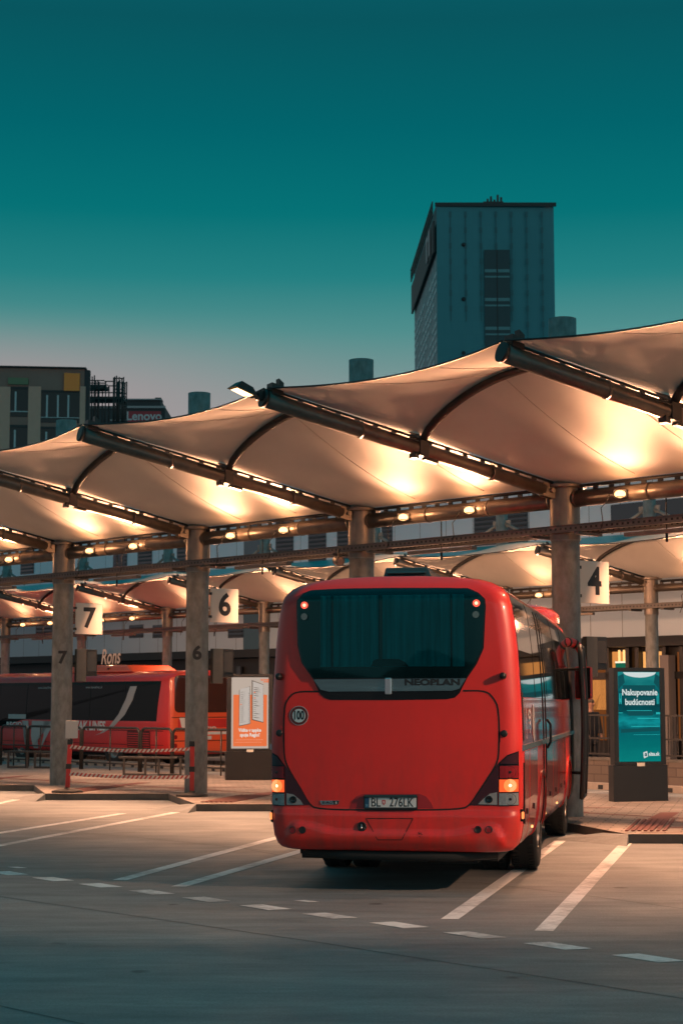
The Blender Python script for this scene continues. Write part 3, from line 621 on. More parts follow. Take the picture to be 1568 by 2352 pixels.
    def side(s, name, poly, off, m, parent, sg=1, thick=.004, smooth=True):
        # poly in (y, z) on the flank
        bm = bmesh.new(); vs = [bm.verts.new((0, y, z)) for y, z in poly]; s.fill(bm, vs, poly)
        for z, _ in s.P[1:-1]: bmesh.ops.bisect_plane(bm, geom=bm.verts[:]+bm.edges[:]+bm.faces[:], plane_co=(0, 0, z), plane_no=(0, 0, 1))
        for v in bm.verts: v.co.x = sg*(s.prof(v.co.z)+off)
        if thick:
            r = bmesh.ops.extrude_face_region(bm, geom=bm.faces[:])
            for v in [e for e in r['geom'] if isinstance(e, bmesh.types.BMVert)]: v.co.x -= sg*thick
        bmesh.ops.recalc_face_normals(bm, faces=bm.faces[:]); me = bpy.data.meshes.new(name); bm.to_mesh(me); bm.free(); me.materials.append(m)
        o = bpy.data.objects.new(name, me); COL.objects.link(o); o.parent = parent; return o
def rrect(x0, x1, z0, z1, r, n=5):
    P = []
    for cx, cz, a0 in ((x1-r, z1-r, 0), (x0+r, z1-r, 90), (x0+r, z0+r, 180), (x1-r, z0+r, 270)):
        P += [(cx+r*math.cos(R(a0+90*i/n)), cz+r*math.sin(R(a0+90*i/n))) for i in range(n+1)]
    return P
def smooth_poly(P, it=2):
    for _ in range(it):
        Q = []
        for a, b in zip(P, P[1:]+P[:1]): Q += [(a[0]*.8+b[0]*.2, a[1]*.8+b[1]*.2), (a[0]*.2+b[0]*.8, a[1]*.2+b[1]*.8)]
        P = Q
    return P
def disc(cx, cz, r, n=24): return [(cx+r*math.cos(2*math.pi*i/n), cz+r*math.sin(2*math.pi*i/n)) for i in range(n)]
def pathstrip(P, wd):                                     # thin strip polygon following a path
    L = []; Rr = []
    for i, p in enumerate(P):
        a = P[max(0, i-1)]; b = P[min(len(P)-1, i+1)]; dx, dz = b[0]-a[0], b[1]-a[1]; l = math.hypot(dx, dz) or 1
        L.append((p[0]-dz/l*wd/2, p[1]+dx/l*wd/2)); Rr.append((p[0]+dz/l*wd/2, p[1]-dx/l*wd/2))
    return Strip(L+Rr[::-1])
def arcpath(P, it=2):
    for _ in range(it):
        Q = [P[0]]
        for a, b in zip(P, P[1:]): Q += [(a[0]*.75+b[0]*.25, a[1]*.75+b[1]*.25), (a[0]*.25+b[0]*.75, a[1]*.25+b[1]*.75)]
        P = Q+[P[-1]]
    return P

redpaint = mat('red coach paint', (.76, .024, .017), .36, coat=.35, var=.09, vscale=1.6, bump=.03, bscale=300)
def grime(m, ztop, amt):
    t = m.node_tree; b = t.nodes['Principled BSDF']; src = b.inputs['Base Color'].links[0].from_socket; c = N(t, 'ShaderNodeTexCoord'); s_ = N(t, 'ShaderNodeSeparateXYZ'); t.links.new(c.outputs['Object'], s_.inputs[0])
    mp = N(t, 'ShaderNodeMapping'); mp.inputs['Scale'].default_value = (3, 1, .8); t.links.new(c.outputs['Object'], mp.inputs[0]); n = N(t, 'ShaderNodeTexNoise'); n.inputs['Scale'].default_value = 2.4; n.inputs['Detail'].default_value = 9; n.inputs['Roughness'].default_value = .65; t.links.new(mp.outputs[0], n.inputs[0])
    h = N(t, 'ShaderNodeMapRange'); t.links.new(s_.outputs[2], h.inputs[0]); h.inputs[1].default_value = ztop; h.inputs[2].default_value = .4; h.inputs[3].default_value = .12; h.inputs[4].default_value = 1
    r = N(t, 'ShaderNodeMapRange'); t.links.new(n.outputs[0], r.inputs[0]); r.inputs[1].default_value = .38; r.inputs[2].default_value = .72
    m1 = N(t, 'ShaderNodeMath', operation='MULTIPLY'); t.links.new(h.outputs[0], m1.inputs[0]); t.links.new(r.outputs[0], m1.inputs[1]); m2 = N(t, 'ShaderNodeMath', operation='MULTIPLY'); t.links.new(m1.outputs[0], m2.inputs[0]); m2.inputs[1].default_value = amt
    mx = N(t, 'ShaderNodeMix', data_type='RGBA'); t.links.new(m2.outputs[0], mx.inputs[0]); t.links.new(src, mx.inputs[6]); mx.inputs[7].default_value = (.10, .055, .04, 1); t.links.new(mx.outputs[2], b.inputs['Base Color']); return m
grime(redpaint, 1.5, .55)
redgloss = mat('glossy red coach flank', (.50, .035, .03), .16, coat=.8, var=.03, vscale=2)
glassd = mat('tinted window glass', (.010, .014, .016), .04, spec=.7); glassb = mat('smoked bus glass', (.006, .011, .012), .12, spec=.12)
blackg = mat('black gloss bezel', (.006, .009, .011), .12, spec=.5)
rubber = mat('tyre rubber', (.018, .018, .018), .75, var=.25, vscale=20)
seam = mat('panel gap', (.008, .004, .004), .7)
chrome = mat('satin silver trim', (.55, .56, .56), .22, .9)
underm = mat('underbody', (.010, .012, .012), .8)
white = mat('white decal', (.75, .73, .70), .5)

coach = thing('coach', 'large red coach seen from behind with its tail lights lit and front door open', 'coach', CC, -HDG)
B1 = Body(1, 1, 9.5, bump=True)
WY = (2.75, 7.85); WR = .5
B1.build(coach, redpaint, [(WY[0], (.60, .5)), (WY[1], (.60, .5))])
b = MB(); b.box(-1.0, 1.0, .35, 9.0, .30, .42); b.box(-.62, .62, 2.1, 3.4, .26, .9); b.box(-1.05, -.62, .5, 1.9, .33, .42); b.tube([(-.95, .25, .38), (-.5, .1, .36), (.6, .1, .36), (1.0, .25, .38)], .05, 8); b.box(.3, .8, .3, .5, .28, .4)
for x in (-.7, .72): b.tube([(x, .6, .42), (x*.9, 2.7, .5)], .07, 8)
b.build('chassis', underm, coach)
def make_wheel(dual):
    root_prof = [(.27, -.14), (.36, -.15), (.46, -.145), (.49, -.12), (.5, -.05), (.5, .05), (.49, .12), (.46, .145), (.36, .15), (.27, .14)]
    b = MB(); b.lathe(root_prof, ax=(1, 0, 0), n=48)
    if dual: b.lathe(root_prof, c=(-.34, 0, 0), ax=(1, 0, 0), n=48)
    for k in range(0, 60):
        a = 2*math.pi*k/60
        for xx in ((.0, -.34) if dual else (.0,)):
            b.obox((xx+.085, .5*math.cos(a), .5*math.sin(a)), (1, 0, 0), (0, -math.sin(a), math.cos(a)), (0, math.cos(a), math.sin(a)), .035, .016, .006); b.obox((xx-.085, .5*math.cos(a+.03), .5*math.sin(a+.03)), (1, 0, 0), (0, -math.sin(a), math.cos(a)), (0, math.cos(a), math.sin(a)), .035, .016, .006)
    return b
def make_rim():
    b = MB(); b.lathe([(.28, .13), (.27, .09), (.23, .06), (.15, .07), (.12, .13), (.10, .15), (0, .15)], ax=(1, 0, 0), n=36)
    for k in range(10):
        a = 2*math.pi*k/10; b.tube([(.06, .19*math.cos(a), .19*math.sin(a)), (.10, .19*math.cos(a), .19*math.sin(a))], .014, 8)
    return b
rimm = mat('wheel steel', (.35, .34, .33), .35, .8, var=.15, vscale=8)
for y, dual in ((WY[0], True), (WY[1], False)):
    for sg in (1, -1):
        wo = make_wheel(dual).build('wheel', rubber, coach, loc=(sg*1.08, y, .503)); wo.rotation_euler = (0, 0, 0 if sg > 0 else math.pi)
        r_ = make_rim().build('rim', rimm, wo)
# ---- rear window
wp = [Z5(*p) for p in ((262, 320), (264, 290), (300, 245), (345, 227), (500, 218), (800, 214), (1100, 214), (1240, 216), (1300, 243), (1338, 280), (1342, 320), (1330, 560), (1292, 648), (1235, 732), (1192, 818), (1165, 842), (1120, 851), (800, 856), (460, 855), (425, 845), (397, 820), (357, 735), (292, 645), (268, 545))]
rw = B1.patch('rear_window', wp, .005, .012, blackg, coach, bevel=.003)
cu_ = mat('curtain fabric', (.008, .26, .29), .7, var=.5, vscale=3, stretch=(6, 1, .3))  # vertical colour streaks paint in the shade of the folds
x0, zt = Z5(402, 262); x1, zb = Z5(1222, 664); xm = Z5(745, 500)[0]
def curt(xa, xb, n, name='curtain'):
    b = MB(); b.grid(lambda u, v: (xa+(xb-xa)*u, B1.ry(xa+(xb-xa)*u, 2)-.018-.011*math.sin(u*n*6.28+math.sin(u*9)*1.2)*(.6+.4*v), zb+(zt-zb)*v), n*12, 6)
    return b.build(name, cu_, rw, fix=False)
curt(x0, x0+.11, 2); curt(x0+.135, xm-.02, 6); curt(xm+.02, x1-.14, 7); curt(x1-.12, x1, 1)
b = MB(); P_ = [Z5(*p) for p in ((690, 664), (705, 630), (730, 622), (850, 622), (885, 640), (905, 664))]; b.poly([(x, B1.ry(x, 2)-.026, z) for x, z in P_], .004); b.build('blind_pull', blackg, rw)
def glassmat():
    m = bpy.data.materials.new('rear window glass'); m.use_nodes = True; t = m.node_tree; t.nodes.clear()
    o = N(t, 'ShaderNodeOutputMaterial'); tr = N(t, 'ShaderNodeBsdfTransparent'); tr.inputs[0].default_value = (.40, .85, .85, 1); gl = N(t, 'ShaderNodeBsdfGlossy'); gl.inputs['Roughness'].default_value = .02; gl.inputs[0].default_value = (.10, .5, .53, 1)
    f = N(t, 'ShaderNodeFresnel'); f.inputs[0].default_value = 1.55; mx = N(t, 'ShaderNodeMixShader'); t.links.new(f.outputs[0], mx.inputs[0]); t.links.new(tr.outputs[0], mx.inputs[1]); t.links.new(gl.outputs[0], mx.inputs[2]); t.links.new(mx.outputs[0], o.inputs[0]); return m
gp = [Z5(*p) for p in ((270, 330), (272, 296), (305, 252), (350, 234), (800, 222), (1236, 223), (1294, 250), (1330, 286), (1334, 330), (1322, 558), (1284, 645), (1230, 728), (362, 731), (299, 642), (276, 543))]
B1.patch('glass', gp, .037, 0, glassmat(), rw, smooth=True)
tealm = mat('metallic grey trim', (.16, .24, .25), .25, .85, var=.2, vscale=3, stretch=(1, 1, 6))
tp_ = [Z5(*p) for p in ((360, 738), (1232, 732), (1192, 792), (1150, 803), (800, 806), (450, 808), (402, 797))]
ts_ = B1.patch('trim_panel', tp_, .020, .012, tealm, rw, bevel=.003)
B1.text('brand_lettering', 'NEOPLAN', .082, Z5(1038, 756), .0225, ink, ts_, bold=.004, sx=1.50)
B1.patch('brand_underline', [Z5(920, 765), Z5(1065, 764.5), Z5(1065, 768), Z5(920, 768.5)], .0225, 0, ink, ts_); B1.patch('brand_underline', [Z5(1112, 764), Z5(1157, 764), Z5(1157, 768), Z5(1112, 768)], .0225, 0, ink, ts_)
b = MB(); hx, hz = Z5(791, 777); b.box(hx-.035, hx+.035, B1.ry(0, 1.8)-.05, B1.ry(0, 1.8)-.018, hz-.085, hz+.085); b.build('handle', chrome, ts_, bevel=.012)
lit_red = emat('lit red lamp', (1, .10, .06), 1.6); core = emat('lamp core', (1, .45, .28), 2.5)
redlens = mat('unlit red lens', (.30, .012, .014), .12, coat=1); clearlens = mat('clear reverse lens', (.34, .37, .37), .15, .4, coat=1, var=.25, vscale=30); smoke = mat('smoked red panel', (.055, .010, .014), .12, coat=1); tlens = mat('teal glass lens', (.05, .12, .12), .1, coat=1)
for (cx, cy), (dx, dy) in (((312, 316), (311, 381)), ((1290, 304), (1287, 369))):
    c = Z5(cx, cy); o = B1.patch('high_brake_light', disc(c[0], c[1], .036), .043, .01, lit_red, coach); B1.patch('bulb', disc(c[0], c[1], .017), .047, .004, core, o)
    c = Z5(dx, dy); B1.patch('high_indicator', disc(c[0], c[1], .034), .042, .01, tlens, coach)
blk = mat('black rubber fitting', (.012, .012, .012), .45)
for p in ((160, 722), (1440, 718)):
    c = Z5(*p); b = MB(); y = B1.ry(*c); b.lathe([(.034, .0), (.036, .04), (.026, .075), (.0, .085)], c=(c[0], y, c[1]), ax=(0, -1, 0), n=20); b.build('rubber_buffer', blk, coach)
for p in ((162, 1045), (1445, 1048)):
    c = Z5(*p); b = MB(); y = B1.ry(*c); b.lathe([(.036, .0), (.034, .012), (.02, .018), (.0, .016)], c=(c[0], y, c[1]), ax=(0, -1, 0), n=20); b.build('lid_lock', blk, coach)
# ---- speed disc
c = Z5(277, 945); sdm = mat('sticker teal white', (.50, .60, .60), .45, var=.1)
o = B1.patch('speed_sticker', disc(c[0], c[1], .097, 36), .006, .004, sdm, coach); B1.patch('ring', disc(c[0], c[1], .093, 36), .0075, 0, mat('maroon ring', (.11, .02, .02), .5), o); B1.patch('disc', disc(c[0], c[1], .068, 36), .009, 0, sdm, o)
B1.text('figures', '100', .12, (c[0]-.003, c[1]), .0105, ink, o, bold=.004, sx=.66)
# ---- engine lid gap
Lg = arcpath([Z5(392, 808), Z5(255, 807), Z5(212, 850), Z5(190, 900), Z5(188, 1140), Z6(160, 0), Z6(160, 120), Z6(168, 182), Z6(205, 250), Z6(250, 320), Z6(283, 382), Z6(322, 408), Z6(660, 411), Z6(1018, 409), Z6(1062, 385), Z6(1105, 318), Z6(1150, 250), Z6(1192, 182), Z6(1199, 120), Z6(1199, 0), Z5(1420, 1140), Z5(1415, 905), Z5(1388, 848), Z5(1345, 803), Z5(1212, 803)], 2)
B1.patch('lid_gap', pathstrip(Lg, .016), .0025, 0, seam, coach)
Lg2 = arcpath([Z5(265, 548), Z5(290, 700), Z5(345, 830), Z5(400, 890), Z5(470, 903), Z5(800, 905), Z5(1130, 900), Z5(1210, 880), Z5(1262, 820), Z5(1310, 700)], 2)
# ---- lamp clusters
def cluster(sg):
    if sg < 0:
        col = [Z6(92, 134), Z6(128, 150), Z6(165, 195), Z6(165, 392), Z6(94, 392)]; tri = [Z6(166, 195), Z6(205, 250), Z6(250, 320), Z6(288, 386), Z6(170, 390)]
        cells = [([Z6(95, 140), Z6(126, 155), Z6(161, 197), Z6(95, 195)], smoke, 0), ([Z6(94, 201), Z6(161, 201), Z6(161, 258), Z6(94, 258)], redlens, 0), ([Z6(94, 266), Z6(163, 266), Z6(163, 325), Z6(95, 325)], None, 1), ([Z6(95, 332), Z6(164, 332), Z6(164, 388), Z6(96, 388)], clearlens, 0)]
        inner = [Z6(175, 330), Z6(208, 336), Z6(240, 362), Z6(256, 385), Z6(175, 386)]; pc = Z6(207, 361); lc = Z6(124, 295)
    else:
        col = [Z6(1291, 128), Z6(1240, 145), Z6(1197, 185), Z6(1197, 392), Z6(1292, 392)]; tri = [Z6(1195, 187), Z6(1150, 255), Z6(1105, 322), Z6(1060, 388), Z6(1193, 390)]
        cells = [([Z6(1288, 134), Z6(1240, 151), Z6(1202, 188), Z6(1288, 190)], smoke, 0), ([Z6(1203, 198), Z6(1290, 198), Z6(1290, 258), Z6(1203, 258)], redlens, 0), ([Z6(1200, 264), Z6(1290, 264), Z6(1290, 324), Z6(1200, 324)], None, 1), ([Z6(1199, 330), Z6(1290, 330), Z6(1290, 388), Z6(1199, 388)], clearlens, 0)]
        inner = [Z6(1190, 325), Z6(1155, 332), Z6(1120, 360), Z6(1098, 383), Z6(1190, 386)]; pc = Z6(1151, 360); lc = Z6(1253, 293)
    root = B1.patch('tail_light_cluster', col, .006, .012, blackg, coach); B1.patch('smoked_panel', tri, .006, .012, smoke, root)
    for i, (P, m, lit) in enumerate(cells):
        cx = sum(p[0] for p in P)/len(P); cz = sum(p[1] for p in P)/len(P)
        if lit:
            B1.patch('lit_lens', P, .014, .008, emat('lit lens red rim', (1, .12, .03), 1.1), root); c = lc
            B1.patch('lit_reflector', disc(c[0], c[1], .063, 30), .0155, 0, emat('lit reflector', (1, .27, .07), 1.25), root)
            bb = MB(); y = B1.ry(*c)-.0165
            for k in range(24):
                a = 6.283*k/24; u = Vector((math.cos(a), 0, math.sin(a))); v = Vector((-math.sin(a), 0, math.cos(a))); q = Vector((c[0], y, c[1])); bb.poly([q+u*.026+v*.0022, q+u*.058+v*.0045, q+u*.058-v*.0045, q+u*.026-v*.0022])
            bb.build('lens_ribs', emat('lens rib glow', (1, .5, .22), 1.2), root, fix=False); B1.patch('lit_core', disc(c[0], c[1], .017), .018, 0, emat('white hot lamp', (1, .65, .4), 2.2), root)
        else:
            o = B1.patch('lens', P, .014, .008, m, root)
            if i in (1, 3):
                bb = MB(); y = B1.ry(cx, cz)-.0165; q = Vector((lc[0], y, cz)); 
                bb.lathe([(.014, 0), (.013, .002), (0, .002)], c=q, ax=(0, -1, 0), n=16); bb.lathe([(.054, -.001), (.056, .0015), (.058, -.001)], c=q, ax=(0, -1, 0), n=30)
                bb.build('bulb_ring', mat('dark lens core', (.04, .015, .015) if i == 1 else (.03, .03, .03), .2), o)
    B1.patch('reflector', inner, .012, .006, mat('grey plastic lens', (.24, .25, .25), .3, coat=.6, var=.15), root); b = MB(); b.lathe([(.036, 0), (.036, .006), (.026, .008), (.02, .002), (0, .002)], c=(pc[0], B1.ry(*pc)-.012, pc[1]), ax=(0, -1, 0), n=20); b.build('fog_lamp', blackg, root)
    return root, lc
for sg in (-1, 1):
    r_, lc = cluster(sg)
# side marker lamps at the bumper corners
for sg, p in ((-1, (93, 443)), (1, (1296, 440))):
    c = Z6(*p); x = sg*(B1.prof(c[1])+.006); b = MB(); b.obox((x-sg*.012, .14, c[1]), (0, 1, 0), (1, 0, 0), (0, 0, 1), .03, .02, .06); o = b.build('marker_lamp', blackg, coach, bevel=.008)
    b = MB(); b.obox((x+sg*.004, .125, c[1]), (0, 1, 0), (1, 0, 0), (0, 0, 1), .022, .012, .035); b.build('bulb', emat('marker glow', (1, .25, .07), 1.8), o, bevel=.008)
# ---- bumper details
for p, m in (((207, 506), redlens), ((256, 506), blk), ((1100, 504), blk), ((1152, 504), redlens)):
    c = Z6(*p); b = MB(); b.lathe([(.036, 0), (.036, .006), (.030, .008), (.029, .004)], c=(c[0], B1.ry(*c), c[1]), ax=(0, -1, 0), n=20); o = b.build('bumper_reflector', blk, coach); B1.patch('lens', disc(c[0], c[1], .029), .005, 0, m, o)
c = Z6(540, 490); b = MB(); b.lathe([(.048, 0), (.048, .012), (.036, .014), (.033, .004), (0, .004)], c=(c[0], B1.ry(*c), c[1]), ax=(0, -1, 0), n=24); o = b.build('tow_eye_cover', blk, coach); b = MB(); b.lathe([(.012, .006), (.012, .02), (0, .022)], c=(c[0], B1.ry(*c), c[1]-.01), ax=(0, -1, 0), n=12); b.obox((c[0], B1.ry(*c)-.012, c[1]+.012), (1, 0, 0), (0, 1, 0), (0, 0, 1), .005, .005, .015); b.build('key_slot', chrome, o)
hp = [Z6(560, 451), Z6(786, 451), Z6(735, 553), Z6(618, 553)]
for a, b_ in zip(hp, hp[1:]+hp[:1]): B1.patch('hatch_gap', pathstrip([a, b_], .007), .0025, 0, seam, coach)
pp = [Z6(480, 402), Z6(490, 375), Z6(512, 345), Z6(545, 333), Z6(815, 333), Z6(848, 345), Z6(872, 375), Z6(884, 402)]
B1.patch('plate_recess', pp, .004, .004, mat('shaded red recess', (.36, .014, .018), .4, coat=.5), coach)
o = B1.patch('number_plate', [Z6(551, 407), Z6(808, 407), Z6(808, 340), Z6(551, 340)], .03, .026, blk, coach, bevel=.004)
B1.patch('plate_lamp_housing', [Z6(555, 349), Z6(806, 349), Z6(806, 336), Z6(555, 336)], .05, .03, mat('teal black plastic', (.02, .05, .055), .2), o, bevel=.004)
pm = mat('plate white', (.60, .64, .63), .4, var=.06, vscale=8); B1.patch('plate', [Z6(577, 397), Z6(803, 397), Z6(803, 351), Z6(577, 351)], .032, .001, pm, o); B1.patch('country_band', [Z6(556, 399), Z6(577, 399), Z6(577, 351), Z6(556, 351)], .032, .001, mat('plate blue', (.01, .07, .14), .4), o)
for px, t_ in ((608, 'BL'), (731, '276LK')):
    c = Z6(px, 374); B1.text('plate_lettering', t_, .122, (c[0], c[1]-.002), .0335, ink, o, bold=.001, sx=.78 if t_ == 'BL' else .745)
c = Z6(566, 388); B1.text('country_code', 'SK', .030, c, .0345, mat('pale blue print', (.25, .5, .6), .5), o)
c = Z6(647, 374); B1.patch('crest', [(c[0]+x, c[1]+z) for x, z in ((-.017, .026), (.017, .026), (.017, -.006), (0, -.028), (-.017, -.006))], .034, 0, mat('crest red', (.45, .03, .04), .5), o)
for a0, a1, a2, a3 in ((-.0025, .0025, -.014, .020), (-.009, .009, .010, .014), (-.011, .011, .001, .005)): B1.patch('crest_cross', [(c[0]+a0, c[1]+a2), (c[0]+a1, c[1]+a2), (c[0]+a1, c[1]+a3), (c[0]+a0, c[1]+a3)], .0345, 0, white, o)
o = B1.patch('badge', [Z6(335, 366), Z6(432, 365), Z6(424, 384), Z6(344, 385)], .007, .006, chrome, coach, bevel=.002)
c = Z6(372, 375.5); B1.text('badge_lettering', 'EURO', .030, c, .009, ink, o, sx=1.35, bold=.001); B1.patch('badge_block', [Z6(398, 366.5), Z6(430, 366.5), Z6(423, 383), Z6(404, 383)], .0085, 0, ink, o); c = Z6(415, 375); B1.text('badge_lettering', '6', .034, c, .010, white, o, bold=.001)
b = MB(); c = Z6(823, 524); random.seed(3)
for i in range(9): 
    x = c[0]+random.uniform(-.02, .02); z = c[1]+random.uniform(-.03, .02); y_ = B1.ry(x, z); b.box(x-.004, x+.004+random.random()*.008, y_-.003, y_+.001, z-.003, z+.004)
b.build('paint_scuff', mat('scuffed primer', (.08, .02, .02), .9), coach)
# ---- roof hatch and front fairing
b = MB(); rx = -.33
b.add([(rx, 1.3, 3.14), (rx+.58, 1.3, 3.14), (rx+.58, 2.6, 3.14), (rx, 2.6, 3.14), (rx+.04, 1.34, 3.33), (rx+.50, 1.34, 3.33), (rx+.50, 2.5, 3.31), (rx+.04, 2.5, 3.31)], [(0, 3, 2, 1), (4, 5, 6, 7), (0, 1, 5, 4), (1, 2, 6, 5), (2, 3, 7, 6), (3, 0, 4, 7)])
for i in range(3): b.box(rx+.06, rx+.49, 1.27, 1.33, 3.17+.045*i, 3.19+.045*i)
b.build('roof_hatch', mat('dark teal plastic', (.03, .06, .065), .22, coat=.6), coach, bevel=.015)
b = MB(); b.box(rx-.06, rx+.64, 1.1, 2.7, 3.12, 3.165); b.build('hatch_base', mat('pale roof rim', (.35, .34, .32), .4), coach, bevel=.01)
b = MB()
def fair(u, v):
    y = 6.9+2.35*v; hw = 1.16*math.sin(math.pi*min(1, v*1.0)**.6*.5+.0)**.5*(1-.25*max(0, v-.7)/.3); h = .20*math.sin(math.pi*min(1, v*1.02))**.6
    a = math.pi*u; return (-hw*math.cos(a)*(1 if abs(math.cos(a)) < .98 else 1), y, 3.02+.10*math.sin(a)**.5+h*math.sin(a)**.35)
b.grid(fair, 28, 16); b.build('roof_fairing', redgloss, coach)
# ---- right flank
FR = B1.L
win = [(.20, 1.93), (9.05, 1.90), (9.12, 2.6), (8.9, 2.86), (8.3, 2.93), (.33, 2.97), (.22, 2.9)]
for sg in (1, -1):
    w_ = B1.side('side_window', win, .006, glassd, coach, sg)
    for y in (1.95, 3.75, 5.55, 7.35): B1.side('window_joint', [(y-.008, 1.93), (y+.008, 1.93), (y+.008, 2.95), (y-.008, 2.95)], .009, seam, w_, sg)
    B1.side('flank_panel', [(.16, 1.45), (9.0, 1.45), (9.05, 1.90), (.2, 1.92)], .004, redgloss, coach, sg)
    B1.side('trim_strip', [(.14, 1.40), (9.0, 1.40), (9.0, 1.455), (.14, 1.455)], .018, chrome, coach, sg, thick=.02)
    B1.side('roof_gutter', [(.35, 2.985), (8.4, 2.955), (8.4, 2.975), (.35, 3.005)], .014, chrome, coach, sg, thick=.02)
    # luggage doors between the wheel wells
    for y0, y1 in ((.34, .95), (1.0, 2.05), (3.5, 4.55), (4.58, 5.6), (5.63, 6.6), (6.63, 7.15)):
        B1.side('luggage_door', [(y0, .47), (y1, .47), (y1, 1.39), (y0, 1.39)], .006, redgloss, coach, sg, thick=.012)
        b = MB(); b.obox((sg*(B1.prof(.8)+.012), (y0+y1)/2, .78), (0, 1, 0), (1, 0, 0), (0, 0, 1), .012, .008, .03); b.build('door_latch', blk, coach, bevel=.004)
    for y in WY:
        arc = [(y+.60*math.cos(a), .5+.60*math.sin(a)) for a in [R(-8+196*i/20) for i in range(21)]]
        B1.side('wheel_arch_trim', pathstrip(arc, .06), .022, redgloss, coach, sg, thick=.03)
    for y, z in ((1.6, .56), (3.5, .58), (5.6, .58)):
        b = MB(); b.obox((sg*(B1.prof(z)+.008), y, z), (0, 1, 0), (1, 0, 0), (0, 0, 1), .03, .008, .012); b.build('side_marker', emat('side marker glow', (1, .45, .15), 2.5), coach)
    b = MB(); b.obox((sg*(B1.prof(1.0)+.004), .25, .98), (0, 1, 0), (1, 0, 0), (0, 0, 1), .012, .012, .30); b.build('rear_vent', seam, coach)
# mid and front doors
for y0, y1 in ((3.02, 3.42),):
    for yy in (y0, y1): B1.side('door_edge', [(yy-.02, .5), (yy+.02, .5), (yy+.02, 2.92), (yy-.02, 2.92)], .012, seam, coach, 1, thick=.012)
b = MB(); b.tube([(1.31, 3.08, 1.35), (1.35, 3.08, 1.42), (1.35, 3.08, 1.62), (1.31, 3.08, 1.68)], .016, 8); b.build('door_handle', blk, coach)
B1.side('vertical_grille', [(.19, 1.5), (.30, 1.5), (.30, 1.98), (.19, 1.98)], .010, seam, coach, 1)
# little comfort symbols on the flank
wl = mat('pale pictogram', (.65, .6, .58), .5)
def flank_sym(name, strokes, y, z):
    for s_ in strokes: B1.side(name, [(y+a, z+c) for a, c in pathstrip(s_, .03)], .010, wl, coach, 1, thick=0)
flank_sym('pictogram', [[(0, -.17), (0, .17)]], .62, 1.68)
for r in (.05, .11, .17): flank_sym('pictogram', [[(r*math.cos(a)*1.6, r*math.sin(a)) for a in [R(40+100*i/8) for i in range(9)]]], 1.05, 1.62)
B1.side('pictogram', [(1.05+x, 1.58+z) for x, z in disc(0, 0, .028)], .010, wl, coach, 1, thick=0)
flank_sym('pictogram', [[(.13*math.cos(a), .18*math.sin(a)) for a in [R(360*i/18) for i in range(19)]]], 1.55, 1.66)
# front corner glass and open door
B1.patch('windscreen', [(-1.1, 1.25), (1.1, 1.25), (1.12, 2.5), (.95, 2.9), (-.95, 2.9), (-1.12, 2.5)], -.01, -.012, glassd, coach, fn=B1.fy)
b = MB(); 
def dpt(v): return (1.41+.04*math.sin(v*math.pi)*1.0, .48+2.22*v)
for y0, y1 in ((8.25, 9.15),):
    P0 = [dpt(i/12) for i in range(13)]
    vs = []; 
    for y in (y0, y1):
        for x, z in P0: vs += [(x, y, z), (x+.035, y, z)]
    n = 26; fs = []
    for i in range(12):
        a = 2*i; fs += [(a, a+2, n+a+2, n+a), (a+1, n+a+1, n+a+3, a+3), (a, a+1, a+3, a+2), (n+a, n+a+2, n+a+3, n+a+1)]
    fs += [(0, n, n+1, 1), (24, 25, n+25, n+24)]; b.add(vs, fs, False)
do = b.build('open_door', glassd, coach)
b = MB()
for y in (8.25, 9.15): b.tube([(dpt(i/12)[0]+.017, y, dpt(i/12)[1]) for i in range(13)], .034, 8)
for z in (.5, 2.68): b.tube([(1.43, 8.25, z), (1.43, 9.15, z)], .03, 8)
b.build('door_frame', blk, do)
b = MB()
for z in (.85, 2.35): b.tube([(1.22, 8.5, z), (1.40, 8.35, z), (1.43, 8.5, z)], .022, 8)
b.build('door_linkage', blk, coach)
b = MB(); P0 = [(1.435, 8.35, .62), (1.45, 8.35, .95)]; b.tube(P0, .018, 8); b.build('grab_rail', chrome, do)
# doorway recess and mirror
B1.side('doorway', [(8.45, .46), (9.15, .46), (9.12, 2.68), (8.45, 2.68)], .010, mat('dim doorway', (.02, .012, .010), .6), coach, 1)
b = MB(); pt = [(1.0, 9.2, 2.66), (1.12, 9.42, 2.76), (1.22, 9.6, 2.78), (1.33, 9.68, 2.72), (1.39, 9.7, 2.58), (1.41, 9.7, 2.42)]
def bez(P, n):
    out_ = []
    for i in range(n+1):
        t = i/n*(len(P)-1); k = min(int(t), len(P)-2); f = t-k; p0, p1, p2, p3 = [Vector(P[max(0, min(len(P)-1, k+j))]) for j in (-1, 0, 1, 2)]
        out_.append(.5*((2*p1)+(p2-p0)*f+(2*p0-5*p1+4*p2-p3)*f*f+(3*p1-p0-3*p2+p3)*f**3))
    return out_
bp_ = bez(pt, 20); b.tube(bp_, [.05+.02*math.sin(math.pi*min(1, i/16)) for i in range(21)], 14)
mr = b.build('mirror_arm', redpaint, coach); b = MB()
for i in (6, 10): b.tube([bp_[i], bp_[i+1]], .075, 16)
b.build('mirror_band', blk, mr)
b = MB(); b.obox((1.41, 9.68, 2.16), (1, -.15, 0), (.15, 1, 0), (0, 0, 1), .13, .07, .25); mh = b.build('mirror_head', redpaint, mr, bevel=.03)
b = MB(); b.obox((1.40, 9.602, 2.16), (1, -.15, 0), (.15, 1, 0), (0, 0, 1), .115, .004, .23); b.build('mirror_glass', glassd, mh)

